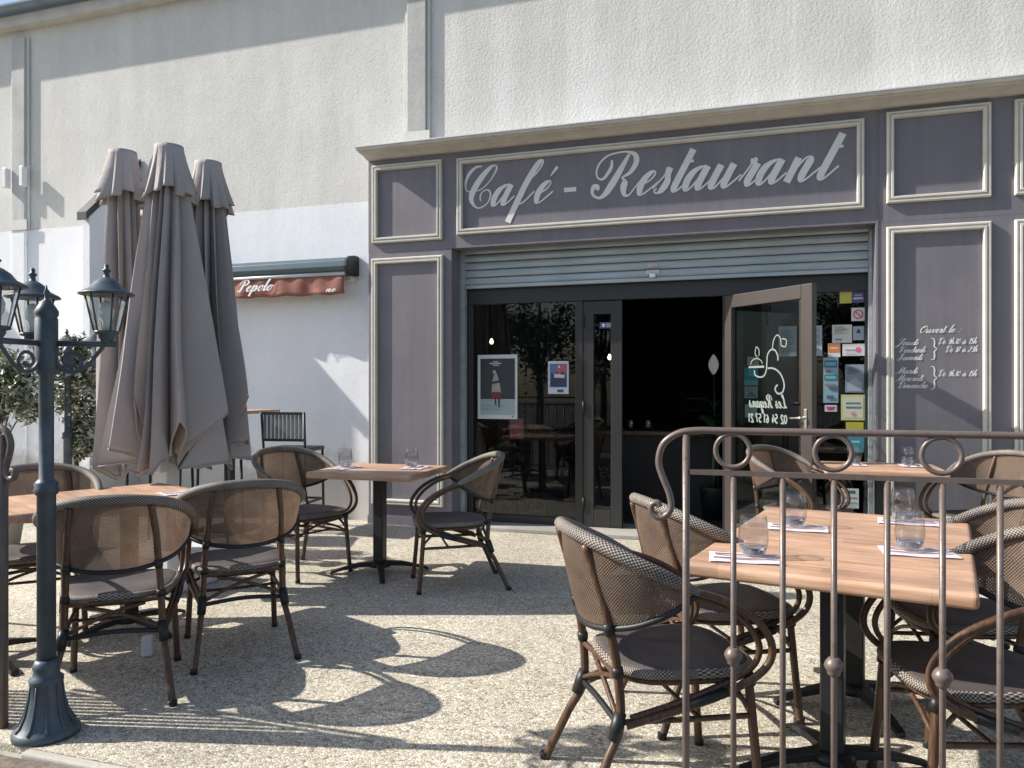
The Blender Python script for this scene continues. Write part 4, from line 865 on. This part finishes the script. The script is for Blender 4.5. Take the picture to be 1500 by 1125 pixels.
# ------------------------------------------------------------------ iron railings
def spiral(cx, cz, r0, r1, a0, a1, n=16): return [(cx + (r0 + (r1 - r0) * i / n) * math.cos(a0 + (a1 - a0) * i / n), 0, cz + (r0 + (r1 - r0) * i / n) * math.sin(a0 + (a1 - a0) * i / n)) for i in range(n + 1)]
rl = thing('iron_railing', 'brown wrought iron railing with rings and a scrolled end before the long table', 'railing', (0, 2.3, 0))
def rp(name, mb, par=rl, bev=0): return obj(name, mb, M['iron'], par, bevel=bev)
x0 = -.234
pth = [(2.6, 0, 1.212), (1.5, 0, 1.212), (.5, 0, 1.212), (-.1, 0, 1.212), (-.20, 0, 1.212), (-.255, 0, 1.203), (-.298, 0, 1.172), (-.312, 0, 1.12), (-.300, 0, 1.075), (-.282, 0, 1.03), (-.276, 0, .992), (-.288, 0, .966), (-.312, 0, .957), (-.332, 0, .972), (-.332, 0, .992), (-.316, 0, 1.0), (-.308, 0, .988)]
rp('top_rail', MB().tube(crom(pth, 5), .0098, 10))
rp('lower_rail', MB().box(x0 + .01, 2.6, -.0075, .0075, 1.086, 1.100)); rp('foot_rail', MB().box(x0 + .01, 2.6, -.008, .008, .075, .095))
bal = MB().tube([(0, 0, .096), (0, 0, 1.083)], .0082, 10).mesh('baluster'); knob = MB().lathe([(.012, .552), (.017, .556), (.017, .562), (.023, .571), (.026, .580), (.023, .589), (.017, .597), (.012, .602)], 16).mesh('knob'); ring = MB().tube(spiral(0, 0, .047, .047, 0, 2 * math.pi, 28)[:-1], .0070, 10, True).mesh('ring')
rp('end_post', MB().tube([(x0, 0, -.0), (x0, 0, 1.20)], .0105, 10))
for i in range(1, 20):
    xx = x0 + .1315 * i; b = obj('baluster', bal, M['iron'], rl, (xx, 0, 0))
    if i % 2 == 1:
        obj('knob', knob, M['iron'], b); obj('ring', ring, M['iron'], rl, (xx - .002, 0, 1.157))
for xx in (1.2, 2.5): rp('support_post', MB().tube([(xx + .03, 0, 0), (xx + .03, 0, 1.083)], .0135, 10))
r2 = thing('iron_railing', 'end post of a second iron railing with a scroll beside the lamp post', 'railing', (-2.872, 2.3, 0))
rp('end_post', MB().tube([(0, 0, 0), (0, 0, 1.15)], .022, 12), r2)
pth = [(-1.6, 0, 1.18), (-.6, 0, 1.18), (-.14, 0, 1.18), (-.04, 0, 1.185), (.02, 0, 1.165), (.045, 0, 1.115), (.035, 0, 1.065), (.02, 0, 1.02), (.03, 0, .985), (.06, 0, .98), (.068, 0, 1.005), (.052, 0, 1.012)]
rp('top_rail', MB().tube(crom(pth, 5), .0135, 10), r2); rp('lower_rail', MB().box(-1.6, -.02, -.008, .008, 1.06, 1.078), r2); rp('foot_rail', MB().box(-1.6, -.02, -.008, .008, .075, .095), r2)
for i in range(1, 12): obj('baluster', MB().tube([(0, 0, .096), (0, 0, 1.059)], .0115, 10), M['iron'], r2, (-.1315 * i, 0, 0))

# ------------------------------------------------------------------ bar table and stools by the white wall
bt = thing('bar_table', 'tall bar table with wood top half hidden by the parasols', 'table', (-4.86, 6.2, 0))
obj('table_top', MB().box(-.35, .35, -.3, .3, 1.095, 1.125), M['wood'], bt, bevel=.006)
obj('column', MB().box(-.035, .035, -.035, .035, .02, 1.094), M['black'], bt); obj('base_plate', MB().box(-.24, .24, -.24, .24, 0, .02), M['black'], bt, bevel=.004)
def stool():
    t = thing('bar_stool', 'x', 'stool', (0, 0, 0), 0, 'black bar stools by the white wall')
    for sx in (-1, 1):
        obj('rear_leg', MB().tube([(sx * .21, -.22, 0), (sx * .205, -.20, .74), (sx * .21, -.235, 1.11)], .013, 6), M['black'], t)
        obj('front_leg', MB().tube([(sx * .21, .20, 0), (sx * .205, .18, .74)], .013, 6), M['black'], t)
        obj('side_rail', MB().box(sx * .205 - .01, sx * .205 + .01, -.2, .18, .26, .28), M['black'], t)
    obj('seat', MB().box(-.22, .22, -.20, .20, .74, .775), M['black'], t, bevel=.008)
    obj('top_bar', MB().box(-.20, .20, -.242, -.222, 1.085, 1.11), M['black'], t); obj('low_bar', MB().box(-.20, .20, -.230, -.210, .84, .865), M['black'], t)
    for i in range(10): obj('back_slat', MB().box(-.19 + i * .039, -.19 + i * .039 + .026, -.236, -.222, .866, 1.084), M['bstool'], t)
    obj('foot_bar', MB().box(-.20, .20, .17, .19, .26, .28), M['black'], t)
    return t
M['bstool'] = painted('weathered_grey_slat', (.14, .155, .155), .6, 0, .25, 9, .2)
st = stool(); st.location = (-4.30, 6.42, 0); st.rotation_euler = (0, 0, R_(8)); st['label'] = 'black bar stool with slatted back standing against the white wall'
dup(st, (-4.66, 5.72, 0), R_(-70), 'black bar stool half hidden by the parasol cloth')
dup(st, (-5.25, 5.75, 0), R_(-20), 'black bar stool behind the parasol mast')

# ------------------------------------------------------------------ shrubs
def shrub(name, label, x, y, stem_h, blobs, nleaf, seed):
    rnd = random.Random(seed); t = thing(name, label, 'shrub', (x, y, 0))
    obj('pot', MB().lathe([(.13, 0), (.17, .28), (.18, .30), (.165, .30), (.16, .27)], 20), M['concrete'], t)
    tr = MB().tube(crom([(0, 0, .27), (.02, .01, stem_h * .6), (-.01, 0, stem_h), (.02, .02, stem_h + .35)], 4), [.020] * 9 + [.016, .012, .008, .006], 8); obj('trunk', tr, M['bark'], t)
    br = MB()
    for bx, by, bz, br_ in blobs: br.tube(crom([(0, 0, stem_h * .8), (bx * .5, by * .5, (stem_h * .8 + bz) / 2 + .03), (bx, by, bz)], 4), .006, 5)
    obj('branches', br, M['bark'], t)
    m_ = MB()
    for i in range(nleaf):
        bx, by, bz, r = rnd.choice(blobs); u = Vector((rnd.gauss(0, 1), rnd.gauss(0, 1), rnd.gauss(0, 1))).normalized() * r * rnd.random() ** .45
        p = Vector((bx, by, bz)) + u * (1 + .25 * math.sin(i)); d = Vector((rnd.uniform(-1, 1), rnd.uniform(-1, 1), rnd.uniform(-.9, .5))).normalized(); s_ = d.cross(Vector((rnd.uniform(-1, 1), rnd.uniform(-1, 1), 1))).normalized()
        L_ = rnd.uniform(.04, .07); W2 = L_ * .26; nn = d.cross(s_) * L_ * .12
        m_.add([p, p + d * L_ * .5 + s_ * W2 + nn, p + d * L_, p + d * L_ * .5 - s_ * W2 + nn], [(0, 1, 2), (0, 2, 3)])
    o = obj('crown', m_, M['leaf'], t); o['kind'] = 'stuff'; return t
shrub('potted_shrub', 'variegated small leaved shrub beside the far lamp post', -5.42, 4.98, .95, [(0, 0, 1.25, .2), (.08, .05, 1.05, .16), (-.1, 0, 1.5, .17), (.14, -.02, 1.42, .14), (.16, 0, .92, .1), (-.03, .05, 1.65, .12), (.05, 0, .86, .09)], 3600, 4)
shrub('potted_shrub', 'variegated bushy shrub against the wall by the second railing', -5.80, 4.62, 1.0, [(0, 0, 1.35, .22), (-.2, .05, 1.5, .18), (.2, .0, 1.38, .15), (.3, 0, 1.2, .12), (-.1, 0, 1.15, .15), (.1, 0, 1.5, .16)], 3200, 8)

# ------------------------------------------------------------------ unseen trees across the road, added to give the shop glass reflections
M['treeleaf'] = painted('reflection_tree_leaf', (.055, .085, .03), .55, 0, .4, 3, 0)
def reflection_tree(label, x, y, h, rad, seed):
    rnd = random.Random(seed); t = thing('reflection_tree', label, 'tree', (x, y, -.06), 0, 'unseen trees added for reflections')
    obj('trunk', MB().tube(crom([(0, 0, 0), (.05, .02, h * .25), (-.04, .03, h * .5), (.03, 0, h * .85)], 4), [.16 - .0105 * i for i in range(13)], 10), M['bark'], t)
    cl = []
    for i in range(26):
        u = Vector((rnd.gauss(0, 1), rnd.gauss(0, 1), rnd.gauss(0, .8))).normalized() * rad * rnd.uniform(.35, 1); cl.append(Vector((0, 0, h * .64)) + u)
    lm = MB()
    for c in cl[:12]: lm.tube(crom([(0, 0, h * .35), tuple(Vector((0, 0, h * .42)).lerp(c, .5)), tuple(c)], 4), [.05 - .005 * i for i in range(9)], 6)
    obj('limbs', lm, M['bark'], t); m_ = MB()
    for i in range(5200):
        p = rnd.choice(cl) + Vector((rnd.gauss(0, .26), rnd.gauss(0, .26), rnd.gauss(0, .22))) * rad / 1.6
        d = Vector((rnd.uniform(-1, 1), rnd.uniform(-1, 1), rnd.uniform(-.9, .4))).normalized(); q = d.cross(Vector((rnd.uniform(-1, 1), rnd.uniform(-1, 1), 1))).normalized(); L_ = rnd.uniform(.10, .17)
        m_.add([p, p + d * L_ * .5 + q * L_ * .32, p + d * L_, p + d * L_ * .5 - q * L_ * .32], [(0, 1, 2), (0, 2, 3)])
    o = obj('crown', m_, M['treeleaf'], t); o['kind'] = 'stuff'
reflection_tree('unseen leafy tree added for reflection in the pane with the posters', -9.6, -12, 5.4, 1.7, 21)
reflection_tree('unseen leafy tree added for reflection in the narrow closed door leaf', -5.7, -13, 5.0, 1.5, 22)
reflection_tree('unseen leafy tree added for reflection in the pane with the stickers', 2.1, -11, 5.2, 1.6, 23)
reflection_tree('unseen wide crowned tree added for reflection beside the small concert poster', -7.3, -10.5, 5.0, 1.55, 24)  # added to hide the low sky mirrored in the left pane
